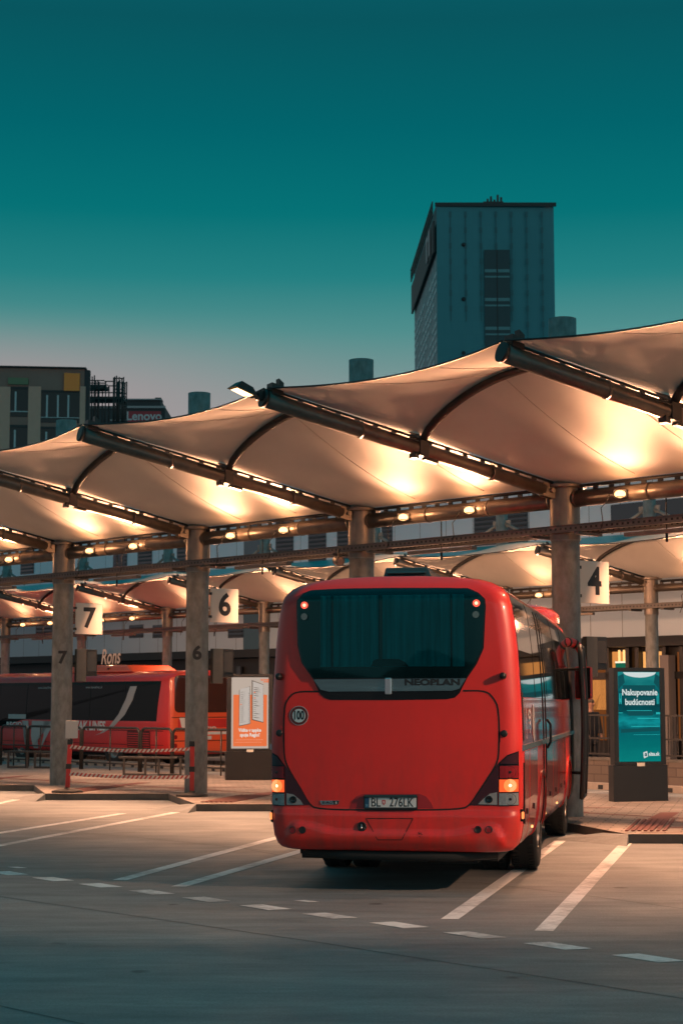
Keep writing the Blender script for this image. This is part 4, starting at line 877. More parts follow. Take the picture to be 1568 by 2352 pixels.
# ------------------------------------------------------------------ regional bus beyond the platform
RB = Vector((-3.95, 49.9, 0)); RBA = math.atan2(.685, .729)
B2 = Body(.94, .872, 12, rt=.10)
bus = thing('regional_bus', 'red regional bus with dark windows and white stripes parked behind the railings', 'bus', RB, RBA)
side_red = mat('regional bus red side', (.66, .035, .03), .3, coat=.5, var=.06); rear_lit = mat('regional bus red lit', (.92, .12, .04), .3, coat=.5)  # rear copy of the red, brightened for the light falling on it
B2.build(bus, side_red, [(2.75, (.56, .47)), (7.6, (.56, .47))])
b = MB(); b.box(-.95, .95, .4, 11.5, .27, .40); b.build('chassis', underm, bus)
for y in (2.75, 7.6):
    for sg in (1, -1):
        wo = make_wheel(False).build('wheel', rubber, bus, loc=(sg*1.0, y, .47)); wo.scale = (.94, .94, .94); wo.rotation_euler = (0, 0, 0 if sg > 0 else math.pi); make_rim().build('rim', rimm, wo)
def S2(name, P, off, m, parent=bus, sg=-1, thick=.004): return B2.side(name, P, off, m, parent, sg, thick)
bz = lambda py: 1.9+(1608-py)*50/3995.
sw = S2('side_window', [(.62, 1.30), (8.7, 1.30), (9.1, 1.02), (11.6, 1.02), (11.6, 2.44), (.50, 2.44)], .006, glassb)
for y in (2.2, 3.9, 5.6, 7.3, 8.9): S2('window_joint', [(y-.012, 1.3), (y+.012, 1.3), (y+.012, 2.42), (y-.012, 2.42)], .010, seam, sw)
S2('belt_strip', [(.30, 1.02), (11.8, 1.02), (11.8, 1.04), (.30, 1.04)], .008, seam)
S2('skirt_joint', [(.30, .62), (11.8, .62), (11.8, .635), (.30, .635)], .006, seam)
for y in (1.9, 4.2, 5.2, 6.2, 8.9, 10.0): S2('skirt_joint', [(y, .36), (y+.015, .36), (y+.015, 1.02), (y, 1.02)], .006, seam)
gr = mat('grille slats', (.09, .012, .012), .6)
g_ = S2('engine_grille', rrect(.9, 2.0, .50, 1.02, .05), .010, gr)
for i in range(7): S2('slat', [(.94, .55+.065*i), (1.96, .55+.065*i), (1.96, .57+.065*i), (.94, .57+.065*i)], .020, side_red, g_)
greyw = mat('light grey stripe', (.42, .40, .39), .5)
S2('stripe', [(1.95, 2.30), (1.62, 2.30), (1.78, 1.9), (2.12, 1.48), (2.6, 1.16), (3.15, .95), (3.6, .86), (3.35, .93), (2.85, 1.15), (2.42, 1.5), (2.12, 1.92)], .012, greyw, thick=0)
S2('stripe', [(6.95, 1.26), (5.9, 1.26), (6.4, 1.05), (6.6, .75), (6.65, .42), (6.9, .42), (7.0, .8)], .012, greyw, thick=0); S2('stripe', [(7.5, 1.26), (7.15, 1.26), (7.1, .85), (7.35, .5), (7.2, .9)], .012, greyw, thick=0)
S2('stripe', [(6.3, 1.26), (5.7, 1.26), (6.35, .55), (6.5, .42), (6.3, .8)], .012, greyw, thick=0)
def side_text(body, size, y, z, m, sx=1, bold=0, sh=0):
    lettering('side_lettering', body, size, (-1.30, y, z), m, bus, xd=(0, -1, 0), ud=(0, 0, 1), bold=bold, sx=sx, shear=sh, depth=0, warp=lambda p: (-(B2.prof(p.z)+.014), p.y, p.z))
side_text('SLOVAK LINES', .37, 4.15, 1.13, white, .9, .012, .1); side_text('REGIO', .22, 7.95, 1.13, white, 1.4, .006); side_text('www.slovaklines.sk', .11, 3.75, 2.28, greyw); side_text('www.slovaklines.sk', .11, 6.3, 2.28, greyw)
S2('notice', [(7.3, 1.32), (8.3, 1.32), (8.3, 1.46), (7.3, 1.46)], .012, greyw, thick=0)
# rear of the regional bus
rr = B2.patch('rear_panel', rrect(-1.13, 1.13, .42, 2.55, .12), .006, .006, rear_lit, bus)
B2.patch('rear_window', rrect(-1.02, 1.02, 1.55, 2.60, .14), .016, .006, mat('warm reflecting glass', (.06, .02, .015), .06, coat=1), bus)  # orange reflection put into the glass colour
for z in (1.02, 1.40, .74): B2.patch('panel_gap', [(-1.1, z), (1.1, z), (1.1, z+.02), (-1.1, z+.02)], .013, 0, seam, rr)
B2.patch('recess', [(-.9, 1.12), (.9, 1.12), (.9, 1.36), (-.9, 1.36)], .013, 0, side_red, rr); B2.patch('white_notice', [(-.35, .92), (1.0, .92), (1.0, 1.0), (-.35, 1.0)], .014, 0, white, rr)
B2.text('rear_lettering', 'REGIO', .17, (.15, 1.08), .0145, white, rr, sx=1.35, bold=.006); B2.patch('swoosh', [(-.85, 1.4), (-.62, 1.4), (-.62, 1.0), (-.78, 1.15)], .0145, 0, white, rr)
B2.patch('number_plate', [(-.3, .78), (.3, .78), (.3, .88), (-.3, .88)], .02, .006, pm, rr)
for sg in (-1, 1):
    for z in (.62, .86): B2.patch('tail_lamp', disc(sg*.98, z, .06, 16), .02, .008, redlens, bus)
b = MB(); b.box(-.95, .95, .1, .3, .30, .44); b.build('rear_bumper', seam, bus)
b = MB(); P_ = [(-.9, 2.2, 2.72), (.9, 2.2, 2.72), (.9, 5.6, 2.72), (-.9, 5.6, 2.72), (-.8, 2.6, 2.93), (.8, 2.6, 2.93), (.8, 5.5, 2.96), (-.8, 5.5, 2.96)]
b.add(P_, [(0, 3, 2, 1), (4, 5, 6, 7), (0, 1, 5, 4), (1, 2, 6, 5), (2, 3, 7, 6), (3, 0, 4, 7)]); b.build('air_conditioner', rear_lit, bus, bevel=.06)
b = MB(); b.box(-.9, -.75, 3.4, 3.45, 2.80, 2.85); b.box(-.9, -.75, 5.0, 5.05, 2.8, 2.85); b.build('roof_lug', blk, bus)

# ------------------------------------------------------------------ advertising totems
frm = mat('totem black', (.008, .009, .010), .35, var=.1)
def totem(label, pbl, pbr, ptop, pz, rz, w, h, glass_px):
    root = thing('advertising_totem', label, 'totem', gnd(pbl[0], pbl[1], PZ), rz, 'advertising totems')
    b = MB(); b.box(0, w, 0, .22, 0, h*.27); b.build('plinth', frm, root, bevel=.006)
    b = MB(); k = .028; z0 = h*.27+.004
    b.box(k, w-k, .03, .19, z0, h); b.box(k, k+.085, .0, .03, z0, h); b.box(w-k-.085, w-k, .0, .03, z0, h); b.box(k+.085, w-k-.085, .0, .03, z0, z0+.05); b.box(k+.085, w-k-.085, 0, .03, h-.06, h); b.build('cabinet', frm, root, bevel=.004)
    b = MB(); b.box(w/2-.07, w/2+.08, -.006, -.001, z0-.02, z0+.04); o = b.build('maker_label', mat('pale label', (.5, .5, .45), .5), root)
    return root, k+.095, w-k-.095, z0+.06, h-.07
# right: teal screen
root, x0, x1, z0, z1 = totem('tall black totem with a lit teal screen reading Nakupovanie budúcnosti', (1409, 1842), None, None, 0, R(16), 1.05, 2.35, None)
W_, H_ = x1-x0, z1-z0
def grad_screen():
    m = bpy.data.materials.new('teal screen picture'); m.use_nodes = True; t = m.node_tree; t.nodes.clear(); o = N(t, 'ShaderNodeOutputMaterial'); e = N(t, 'ShaderNodeEmission'); c = N(t, 'ShaderNodeTexCoord'); s = N(t, 'ShaderNodeSeparateXYZ'); t.links.new(c.outputs['Generated'], s.inputs[0])
    n = N(t, 'ShaderNodeTexNoise'); n.inputs['Scale'].default_value = 5; mp = N(t, 'ShaderNodeMapping'); mp.inputs['Scale'].default_value = (.6, 1, 3); t.links.new(c.outputs['Generated'], mp.inputs[0]); t.links.new(mp.outputs[0], n.inputs[0])
    a = N(t, 'ShaderNodeMath', operation='MULTIPLY_ADD'); t.links.new(n.outputs[0], a.inputs[0]); a.inputs[1].default_value = .16; t.links.new(s.outputs['Z'], a.inputs[2])
    r = N(t, 'ShaderNodeValToRGB'); t.links.new(a.outputs[0], r.inputs[0]); q = r.color_ramp; q.elements[0].position = 0; q.elements[0].color = srgb(10, 128, 122); q.elements[1].position = .3; q.elements[1].color = srgb(5, 105, 106)
    for p, cc in ((.45, srgb(8, 92, 100)), (.52, srgb(16, 140, 145)), (.62, srgb(6, 80, 86)), (.72, srgb(10, 62, 68)), (.84, srgb(8, 74, 80)), (.92, srgb(14, 105, 108)), (1.0, srgb(30, 125, 125))):
        el = q.elements.new(p); el.color = cc
    t.links.new(r.outputs[0], e.inputs[0]); e.inputs[1].default_value = 1.0; t.links.new(e.outputs[0], o.inputs[0]); return m
b = MB(); b.box(x0, x1, .012, .03, z0, z1); scr = b.build('screen', grad_screen(), root)
sx_ = lambda u: x0+W_*u; sz_ = lambda v: z1-H_*v
gl_c = emat('screen cyan glow', (.02, .42, .42), 1.0); gl_d = emat('screen dark shape', (.006, .075, .085), 1.0); wht = emat('screen white', (.62, .70, .68), 1.0)
b = MB(); b.poly([(sx_(.12+.8*i/20), .0115, sz_(.005)) if i in (0, 20) else (sx_(.12+.8*i/20), .0115, sz_(.012+.052*math.sin(math.pi*i/20)**.6)) for i in range(21)]); b.build('screen_shape', wht, scr, fix=False)
b = MB()
for u0, v0, u1, v1 in ((.02, .30, .05, .34), (.02, .24, .035, .36), (.055, .24, .075, .36), (.925, .24, .945, .36), (.965, .24, .98, .36), (.45, .515, .98, .525), (.3, .605, .99, .613), (.2, .43, .8, .436), (.0, .455, .10, .462), (.9, .452, 1, .475), (.35, .70, .99, .704)):
    b.poly([(sx_(u0), .0112, sz_(v0)), (sx_(u1), .0112, sz_(v0)), (sx_(u1), .0112, sz_(v1)), (sx_(u0), .0112, sz_(v1))])
b.build('screen_shape', gl_c, scr, fix=False)
b = MB()
for P_ in ([(.10, .15), (.90, .15), (.86, .26), (.14, .26)], [(.0, .05), (.13, .02), (.16, .12), (.0, .2)], [(1, .05), (.90, .02), (.86, .12), (1, .2)], [(.14, .28), (.86, .28), (.84, .385), (.16, .385)], [(.2, .43), (.85, .43), (.82, .49), (.24, .49)], [(.05, .64), (.98, .62), (.98, .66), (.05, .68)]):
    b.poly([(sx_(u), .0116, sz_(v)) for u, v in P_])
b.build('screen_shape', gl_d, scr, fix=False)
lettering('screen_lettering', 'Nakupovanie', .148, (sx_(.515), .0105, sz_(.232)), wht, scr, sx=.88, bold=.004, depth=0); lettering('screen_lettering', 'budúcnosti', .148, (sx_(.515), .0105, sz_(.34)), wht, scr, sx=.88, bold=.004, depth=0)
lettering('screen_lettering', 'alza.sk', .088, (sx_(.835), .0105, sz_(.918)), wht, scr, sx=.9, bold=.003, depth=0)
b = MB(); b.poly([(sx_(u), .011, sz_(v)) for u, v in ((.575, .90), (.67, .885), (.685, .945), (.59, .965))]); b.build('screen_logo', wht, scr, fix=False)
lettering('screen_lettering', 'a', .11, (sx_(.632), .0102, sz_(.918)), gl_d, scr, bold=.004, depth=0, shear=.1)
# left: orange poster with two phones
root, x0, x1, z0, z1 = totem('tall black totem with an orange and white phone app poster, half hidden by the coach', (518, 1792), None, None, 0, R(8), 1.08, 2.36, None)
W_, H_ = x1-x0, z1-z0
pwh = emat('poster paper lit', (.50, .40, .33), 1.0); por = emat('poster orange lit', (.80, .17, .055), 1.0); pdk = mat('poster dark print', (.02, .03, .03), .6)
b = MB(); b.box(x0, x1, .012, .03, z0, z1); scr = b.build('poster', pwh, root)
sx_ = lambda u: x0+W_*u; sz_ = lambda v: z1-H_*v
def pz(P, y): return [(sx_(u), y, sz_(v)) for u, v in P]
b = MB(); b.poly([(x, .0116, z) for x, z in rrect(sx_(.05), sx_(.96), sz_(.97), sz_(.245), .02)]); b.build('orange_field', por, scr, fix=False)
for P_, Q_ in (([(.205, .175), (.50, .125), (.515, .655), (.205, .69)], [(.22, .17), (.49, .13), (.50, .65), (.215, .68)]), ([(.545, .04), (.86, .10), (.865, .64), (.55, .60)], [(.57, .055), (.855, .105), (.86, .63), (.575, .59)])):
    b = MB(); b.poly(pz(P_, .0108)); b.build('phone', pdk, scr, fix=False); b = MB(); b.poly(pz(Q_, .0104)); o = b.build('phone_screen', emat('phone screen lit', (.52, .45, .40), 1), scr, fix=False)
b = MB(); random.seed(5)
for i in range(16):
    v = .21+.028*i; b.poly(pz([(.25, v), (.25+random.uniform(.06, .16), v-.006), (.33, v+.0), (.25, v+.006)], .0100))
    v = .14+.028*i; b.poly(pz([(.6, v), (.6+random.uniform(.06, .2), v+.012), (.68, v+.014), (.6, v+.006)], .0100))
    b.poly(pz([(.46, v+.08), (.475, v+.08), (.475, v+.09), (.46, v+.09)], .0100))
b.build('phone_text', pdk, scr, fix=False)
b = MB(); 
for u, v in ((.235, .375), (.605, .205), (.605, .285)): b.poly(pz([(u, v), (u+.04, v), (u+.04, v+.014), (u, v+.014)], .0099))
b.build('orange_mark', por, scr, fix=False)
pw2 = emat('poster white print', (.75, .66, .58), 1.0)
lettering('poster_lettering', 'Vidíte v appke', .105, (sx_(.50), .0106, sz_(.745)), pw2, scr, sx=.84, bold=.004, depth=0); lettering('poster_lettering', 'spoje Regio?', .105, (sx_(.50), .0106, sz_(.812)), pw2, scr, sx=.84, bold=.004, depth=0)
lettering('poster_lettering', 'SLOVAK', .05, (sx_(.90), .0106, sz_(.035)), por, scr, sx=1, bold=.003, depth=0); lettering('poster_lettering', 'LINES', .05, (sx_(.93), .0106, sz_(.062)), por, scr, sx=1, bold=.003, depth=0)
b = MB()
for i, v in enumerate((.875, .91)):
    for j in range(14): b.poly(pz([(.14+.052*j-.04*i, v), (.175+.052*j-.04*i, v), (.175+.052*j-.04*i, v+.008), (.14+.052*j-.04*i, v+.008)], .0106))
b.build('fine_print', emat('poster pale print', (.85, .33, .2), 1), scr, fix=False)

# ------------------------------------------------------------------ barrier of striped tape
redpl = mat('red plastic post', (.55, .03, .025), .4, var=.1); stripe_w = mat('tape white', (.72, .62, .52), .5); stripe_r = mat('tape red', (.45, .05, .03), .5)
A_ = gnd(155, 1820, PZ); B_ = gnd(441, 1829, PZ)
for p, tilt, tx in ((A_, .045, 'left of column 6 with a white notice on top'), (B_, -.004, 'right in front of column 6')):
    root = thing('barrier_post', 'red barrier post, '+tx, 'post', p, 0, 'red barrier posts')
    b = MB(); b.lathe([(.0, .0), (.30, .0), (.30, .03), (.22, .055), (.06, .07), (.05, .10), (0, .10)], n=28); b.build('base', rubber, root)
    b = MB(); b.obox((tilt/2*.95, 0, .53), (1, 0, -tilt), (0, 1, 0), (tilt, 0, 1), .042, .03, .46); b.build('post', redpl, root, bevel=.012)
    b = MB(); b.obox((tilt*.95, 0, .97), (1, 0, 0), (0, 1, 0), (tilt, 0, 1), .05, .045, .05); b.obox((tilt*.45, -.002, .50), (1, 0, 0), (0, 1, 0), (tilt, 0, 1), .052, .04, .05); b.build('clip', blk, root, bevel=.008)
root = thing('paper_notice', 'white laminated notice fixed above the left barrier post', 'notice', A_+Vector((.06, -.02, 1.0)), R(4))
b = MB(); b.box(-.11, .13, -.008, .0, .04, .38); b.build('sheet', mat('notice paper', (.62, .58, .54), .5, var=.05), root, bevel=.01); b = MB(); b.box(-.02, .02, .0, .02, 0, .2); b.build('holder', blk, root)
for z, sag, tx in ((.88, .06, 'upper'), (.36, .035, 'lower')):
    b = MB(); n = 56; pth = [A_.lerp(B_, i/n)+Vector((.04*(1-i/n), -.01, z-sag*4*(i/n)*(1-i/n))) for i in range(n+1)]
    for i in range(n):
        for k in range(3):
            a = 2.1*k+i*1.0; 
        b.cur = i % 2; p, q = pth[i], pth[i+1]; sh = Vector((.022, 0, 0)); h_ = .030
        b.add([p+Vector((-.02, -.012, -h_)), q+Vector((-.02, -.012, -h_)), q+sh+Vector((0, -.012, h_)), p+sh+Vector((0, -.012, h_)), p+Vector((-.02, .012, -h_)), q+Vector((-.02, .012, -h_)), q+sh+Vector((0, .012, h_)), p+sh+Vector((0, .012, h_))], [(0, 1, 2, 3), (7, 6, 5, 4), (3, 2, 6, 7), (1, 0, 4, 5)])
    tag(b.build('barrier_tape', [stripe_w, stripe_r], fix=False), '%s red and white twisted tape between the two red posts' % tx, 'tape', 'striped barrier tapes')

# ------------------------------------------------------------------ railings and benches at the back edge of the platform
def railing(p, q, label, h=1.08):
    root = thing('railing', label, 'railing', p, 0, 'black tube railings'); d = q-p; L = d.length; u = d.normalized(); r = .14
    b = MB(); P_ = [Vector((0, 0, 0)), Vector((0, 0, h-r))]+[u*(r-r*math.cos(a))+Vector((0, 0, h-r+r*math.sin(a))) for a in [R(18*i) for i in range(1, 6)]]+[u*(L-r)+u*(r*math.sin(a))+Vector((0, 0, h-r+r*math.cos(a))) for a in [R(18*i) for i in range(0, 6)]]+[u*L]
    b.tube(P_, .032, 8); b.build('frame', dark, root); b = MB(); b.tube([Vector((0, 0, h*.52)), u*L+Vector((0, 0, h*.52))], .02, 8); b.tube([Vector((0, 0, .18)), u*L+Vector((0, 0, .18))], .02, 8); b.build('cross_rail', dark, root)
    b = MB(); b.tube([u*L/2, u*L/2+Vector((0, 0, h))], .02, 8); b.build('middle_post', dark, root)
E0 = colpos(4)+ND*5.1+Vector((0, 0, PZ))
def eb(px): # point of the back edge line seen at px
    return hit(px, 1700, E0, ND)*1.0
def ep(px): p = eb(px); return Vector((p.x, p.y, PZ))
segs = [(-60, 2, 'at the left edge of the photo'), (8, 158, 'left of column 7'), (176, 245, 'just right of column 7'), (252, 318, 'in front of the bus rear wheel'), (322, 392, 'in front of the bus engine grille'), (396, 470, 'behind column 6'), (472, 540, 'between column 6 and the orange poster')]
segs = [(-75, -2, 'at the left edge of the photo'), (4, 62, 'in front of the bus front wheel'), (66, 122, 'left of column 7'), (126, 186, 'behind column 7'), (190, 320, 'in front of the bus rear wheel'), (325, 394, 'in front of the bus engine grille'), (398, 468, 'behind column 6'), (472, 545, 'between column 6 and the orange poster')]
for a, b_, tx in segs: railing(ep(a), ep(b_), 'black tubular railing '+tx)
for px0, px1, py, tx in ((16, 116, 1764, 'left of column 7'), (280, 408, 1781, 'behind the barrier tape')):
    p = gnd(px0, py, PZ); q = p-RD*(0); zt = .42; u = Vector((.96, -.28, 0)).normalized(); L = (px1-px0)/3995*p.y*.98; v = Vector((-u.y, u.x, 0))
    root = thing('bench', 'long low black metal bench '+tx, 'bench', p, 0, 'black metal benches')
    b = MB(); b.obox(u*L/2+v*.2+Vector((0, 0, zt)), u, v, (0, 0, 1), L/2+.1, .2, .025)
    b.build('seat', dark, root, bevel=.008)
    for t in (.04, .72):
        b = MB(); c = u*(L*t)
        for a0, a1 in (((0, 0), (.72*.6, 0)),):
            b.bar(c+Vector((0, 0, .025)), c+u*.55+Vector((0, 0, .025)), .05, .05); b.bar(c+Vector((0, 0, .0)), c+Vector((0, 0, zt)), .05, .05); b.bar(c+u*.55, c+u*.55+Vector((0, 0, zt)), .05, .05)
        b.build('leg', dark, root)

# ------------------------------------------------------------------ station building
F0 = Vector((-10.95, 75, 0)); FA = math.atan2(-RD.y, -RD.x)
FXD = -RD; FND = Vector((-FXD.y, FXD.x, 0))*1
if FND.y < 0: FND = -FND
def FP(px, py):
    p = hit(px, py, F0, FND)-F0; return (p.dot(FXD), p.z)
st = thing('station_building', 'long pale panelled station building with dark windows behind both canopy rows', 'building', F0, FA)
def facade_mat():
    m = bpy.data.materials.new('pale facade panels'); m.use_nodes = True; t = m.node_tree; b = t.nodes['Principled BSDF']; c = N(t, 'ShaderNodeTexCoord'); s = N(t, 'ShaderNodeSeparateXYZ'); t.links.new(c.outputs['Object'], s.inputs[0]); cb = N(t, 'ShaderNodeCombineXYZ'); t.links.new(s.outputs[0], cb.inputs[0]); t.links.new(s.outputs[2], cb.inputs[1])
    br = N(t, 'ShaderNodeTexBrick'); t.links.new(cb.outputs[0], br.inputs[0]); br.offset = 0; br.inputs['Scale'].default_value = 1; br.inputs['Brick Width'].default_value = 1.25; br.inputs['Row Height'].default_value = 6.2; br.inputs['Mortar Size'].default_value = .012
    br.inputs['Color1'].default_value = (.62, .70, .76, 1); br.inputs['Color2'].default_value = (.58, .67, .73, 1); br.inputs['Mortar'].default_value = (.16, .17, .18, 1); t.links.new(br.outputs[0], b.inputs['Base Color']); b.inputs['Roughness'].default_value = .42; b.inputs['Metallic'].default_value = .2; return m
fac = facade_mat()
xa, xb = FP(-250, 1500)[0], FP(1900, 1500)[0]; ztop = 11.3
zb0 = 3.85
b = MB(); b.box(xa-20, xb+10, 0, 14, zb0, ztop); b.build('upper_wall', fac, st)
b = MB(); b.box(xa-20, xb+10, .25, 14, 0, zb0); b.build('ground_floor_wall', mat('dark ground floor', (.012, .012, .013), .5, var=.1), st)
b = MB(); b.box(xa-20, xb+10, -.5, .24, zb0-.32, zb0-.02); b.build('fascia', mat('dark fascia', (.014, .014, .014), .5), st)
winm = mat('dark louvred window', (.025, .04, .05), .2, spec=.8)
def fwin(px0, px1, py0, py1, fr=.05, louv=True):
    pa = FP(px0, (py0+py1)/2); pb = FP(px1, (py0+py1)/2); z1_ = FP(px0, py0)[1]; z0_ = FP(px0, py1)[1]
    b = MB(); b.box(pa[0], pb[0], -.03, -.004, z0_, z1_); o = b.build('window', winm, st)
    b = MB()
    if louv:
        n = int((z1_-z0_)/.16)
        for i in range(n): b.box(pa[0]+.06, pb[0]-.06, -.06, -.034, z0_+.05+.16*i, z0_+.12+.16*i)
        b.build('louvre', mat('louvre slats', (.03, .035, .04), .5), o)
    return o
for a, b_ in ((50, 80), (262, 293), (318, 350), (408, 432), (634, 674), (709, 749), (775, 806), (877, 901), (1089, 1212), (1700, 1760)): fwin(a, b_, 1160 if a > 1000 else 1175, 1255 if a > 1000 else (1320 if a < 600 else 1310))
fwin(1403, 1640, 1160, 1222, louv=False)
for a, b_ in ((84, 132), (298, 330), (352, 384), (525, 560)): fwin(a, b_, 1436, 1466)
pa = FP(560, 1400)[0]; pb = FP(600, 1400)[0]; b = MB(); b.box(pa, pb, -.02, -.003, zb0, 9); b.build('teal_glass_bay', mat('teal bay glass', (.03, .09, .11), .15, spec=.8), st)
b = MB(); b.box(pb+.02, pb+.25, -.02, -.003, zb0, 9); b.build('white_pilaster', mat('white pilaster', (.6, .57, .56), .5), st)
# canopy top stand-in with sky colour painted in, sloped awning above the second row
b = MB(); b.add([(xa-20, -3.2, 6.0), (xb+10, -3.2, 6.0), (xb+10, -.02, 7.05), (xa-20, -.02, 7.05), (xa-20, -3.2, 5.9), (xb+10, -3.2, 5.9), (xb+10, -.02, 6.95), (xa-20, -.02, 6.95)], [(0, 1, 2, 3), (7, 6, 5, 4), (0, 4, 5, 1), (1, 5, 6, 2), (3, 2, 6, 7), (0, 3, 7, 4)])
b.build('sky_slab', mat('teal awning sheet', (.02, .42, .46), .35, spec=.6), st)
# storefront on the right, warm interior
warm_in = emat('warm shop interior', (.85, .32, .08), .85); bright_in = emat('bright shop wall', (1, .45, .13), 1.0); dim_in = emat('dim shop interior', (.40, .12, .03), .4)
def shop(px0, px1, py0, py1, m, d=.5):
    pa = FP(px0, (py0+py1)/2)[0]; pb = FP(px1, (py0+py1)/2)[0]; z1_ = FP(px0, py0)[1]; z0_ = max(.1, FP(px0, py1)[1]); b = MB(); b.box(pa, pb, .13, .2, z0_, z1_); return b.build('lit_interior', m, st)
shop(1345, 1396, 1497, 1700, dim_in); shop(1398, 1440, 1497, 1545, warm_in); shop(1398, 1435, 1562, 1645, warm_in); shop(1470, 1512, 1497, 1545, bright_in); shop(1514, 1524, 1497, 1545, dim_in); shop(1550, 1563, 1497, 1700, dim_in); shop(1566, 1640, 1497, 1700, warm_in); shop(1350, 1390, 1562, 1630, warm_in)
shop(1180, 1300, 1500, 1640, warm_in); shop(1700, 1800, 1500, 1650, warm_in)
for px in (1396, 1442, 1464, 1526, 1566):
    x_ = FP(px, 1550)[0]; b = MB(); b.box(x_-.07, x_+.07, -.05, .12, 0, zb0-.33); b.build('mullion', frm, st)
x_ = FP(1540, 1550)[0]; b = MB(); b.box(x_-.16, x_+.16, -.35, .0, 0, zb0-.6); b.build('pale_pillar', mat('pale pillar', (.24, .20, .185), .6), st)
z_ = FP(1450, 1552)[1]; b = MB(); b.box(FP(1340, 1550)[0], xb, -.05, .12, z_-.11, z_+.11); b.build('transom', frm, st)
b = MB()
for px in (1419, 1430): 
    x_ = FP(px, 1520)[0]; b.tube([(x_, .05, zb0-.4), (x_, .05, FP(px, 1520)[1])], .035, 6)
b.build('pendant_lamp', emat('pendant lamp glow', (1, .55, .2), 1.6), st)
pa = FP(1412, 1523); b = MB(); b.box(pa[0], pa[0]+.45, 0, .06, pa[1]-.16, pa[1]); b.build('exit_sign', emat('green exit sign', (.01, .12, .07), 1), st); b = MB(); b.box(pa[0], pa[0]+.45, -.01, .07, pa[1], pa[1]+.05); b.build('sign_lamp', emat('sign lamp white', (.8, .7, .5), 1.5), st)
cs = emat('shop neon tube', (1, .62, .42), .9); c = FP(1416, 1625); b = MB(); b.tube([(c[0]+x, -.06, c[1]+z) for x, z in rrect(-.13, .13, -.42, .42, .12)]+[(c[0]+.13, -.06, c[1]+.3)], .028, 6); b.build('neon_outline', cs, st)
c = FP(278, 1510); lettering('shop_sign', 'Rons', .90, (c[0], -.52, c[1]), emat('shop sign glow', (.55, .30, .20), .6), st, xd=(1, 0, .02), sx=.75, bold=.012, shear=.25, depth=.02)
c = FP(548, 1520); b = MB(); b.box(c[0]-.25, c[0], .1, .2, 1.8, 3.2); b.build('glass_door', mat('dim shop glass', (.05, .055, .06), .2), st)

# fence on a low block wall at the right, and the person behind it
def block_mat():
    m = bpy.data.materials.new('concrete block wall'); m.use_nodes = True; t = m.node_tree; b = t.nodes['Principled BSDF']; c = N(t, 'ShaderNodeTexCoord'); s = N(t, 'ShaderNodeSeparateXYZ'); t.links.new(c.outputs['Object'], s.inputs[0]); cb = N(t, 'ShaderNodeCombineXYZ'); t.links.new(s.outputs[0], cb.inputs[0]); t.links.new(s.outputs[2], cb.inputs[1])
    br = N(t, 'ShaderNodeTexBrick'); t.links.new(cb.outputs[0], br.inputs[0]); br.inputs['Scale'].default_value = 1; br.inputs['Brick Width'].default_value = .42; br.inputs['Row Height'].default_value = .2; br.inputs['Mortar Size'].default_value = .012; br.inputs['Color1'].default_value = (.15, .115, .095, 1); br.inputs['Color2'].default_value = (.12, .09, .075, 1); br.inputs['Mortar'].default_value = (.08, .06, .05, 1)
    t.links.new(br.outputs[0], b.inputs['Base Color']); b.inputs['Roughness'].default_value = .8; return m
w0 = hit(1100, 1750, P4+ND*10.9, ND); w1 = hit(1800, 1750, P4+ND*10.9, ND); w0.z = w1.z = 0; Lw = (w1-w0).length
root = thing('block_wall', 'low concrete block wall under the black fence at the right', 'wall', w0, FA)
b = MB(); b.box(0, Lw, 0, .25, 0, .52); b.build('wall', block_mat(), root); b = MB(); b.box(0, Lw, -.03, .28, .52, .58); b.build('coping', kerbm, root)
root = thing('metal_fence', 'black picket fence standing on the low block wall', 'fence', w0+Vector((0, 0, .582)), FA)
b = MB()
for z in (0.06, .42, .95): b.box(0, Lw, .10, .14, z, z+.04)
for i in range(int(Lw/1.6)): b.box(1.6*i, 1.6*i+.06, .09, .15, 0, 1.0)
b.build('rail', dark, root); b = MB()
for i in range(int(Lw/.13)): b.box(.13*i, .13*i+.02, .11, .13, .08, .95)
pk = b.build('pickets', dark, root); tag(pk, kind='stuff')

# ---- person standing behind the fence
def skin_mesh(name, chain, m, parent, sub=1):
    vs = []; es = []; rs = []
    for pts in chain:
        for i, p in enumerate(pts):
            if i == 0 and isinstance(p, int): last = p; continue
            vs.append(p[:3]); rs.append(p[3])
            if i > 0: es.append((last, len(vs)-1))
            last = len(vs)-1
    me = bpy.data.meshes.new(name); me.from_pydata(vs, es, []); o = bpy.data.objects.new(name, me); COL.objects.link(o); o.modifiers.new('skin', 'SKIN')
    for v, r in zip(me.skin_vertices[0].data, rs): v.radius = (r, r); v.use_root = False
    me.skin_vertices[0].data[0].use_root = True
    sb = o.modifiers.new('sub', 'SUBSURF'); sb.levels = sub; sb.render_levels = sub
    dg = bpy.context.evaluated_depsgraph_get(); m2 = bpy.data.meshes.new_from_object(o.evaluated_get(dg)); o.modifiers.clear(); o.data = m2; m2.materials.clear(); m2.materials.append(m); o.parent = parent
    for p in m2.polygons: p.use_smooth = True
    return o
pp_ = hit(1356, 1700, P4+ND*12.6, ND); pp_.z = .12
pr = thing('person', 'person in a dark coat standing behind the black fence near the coach mirror', 'person', pp_, R(35))
skinm = mat('skin', (.42, .22, .15), .55); coatm = mat('dark coat', (.012, .013, .018), .8); trm = mat('dark trousers', (.02, .02, .025), .8); hairm = mat('short grey hair', (.08, .06, .05), .8)
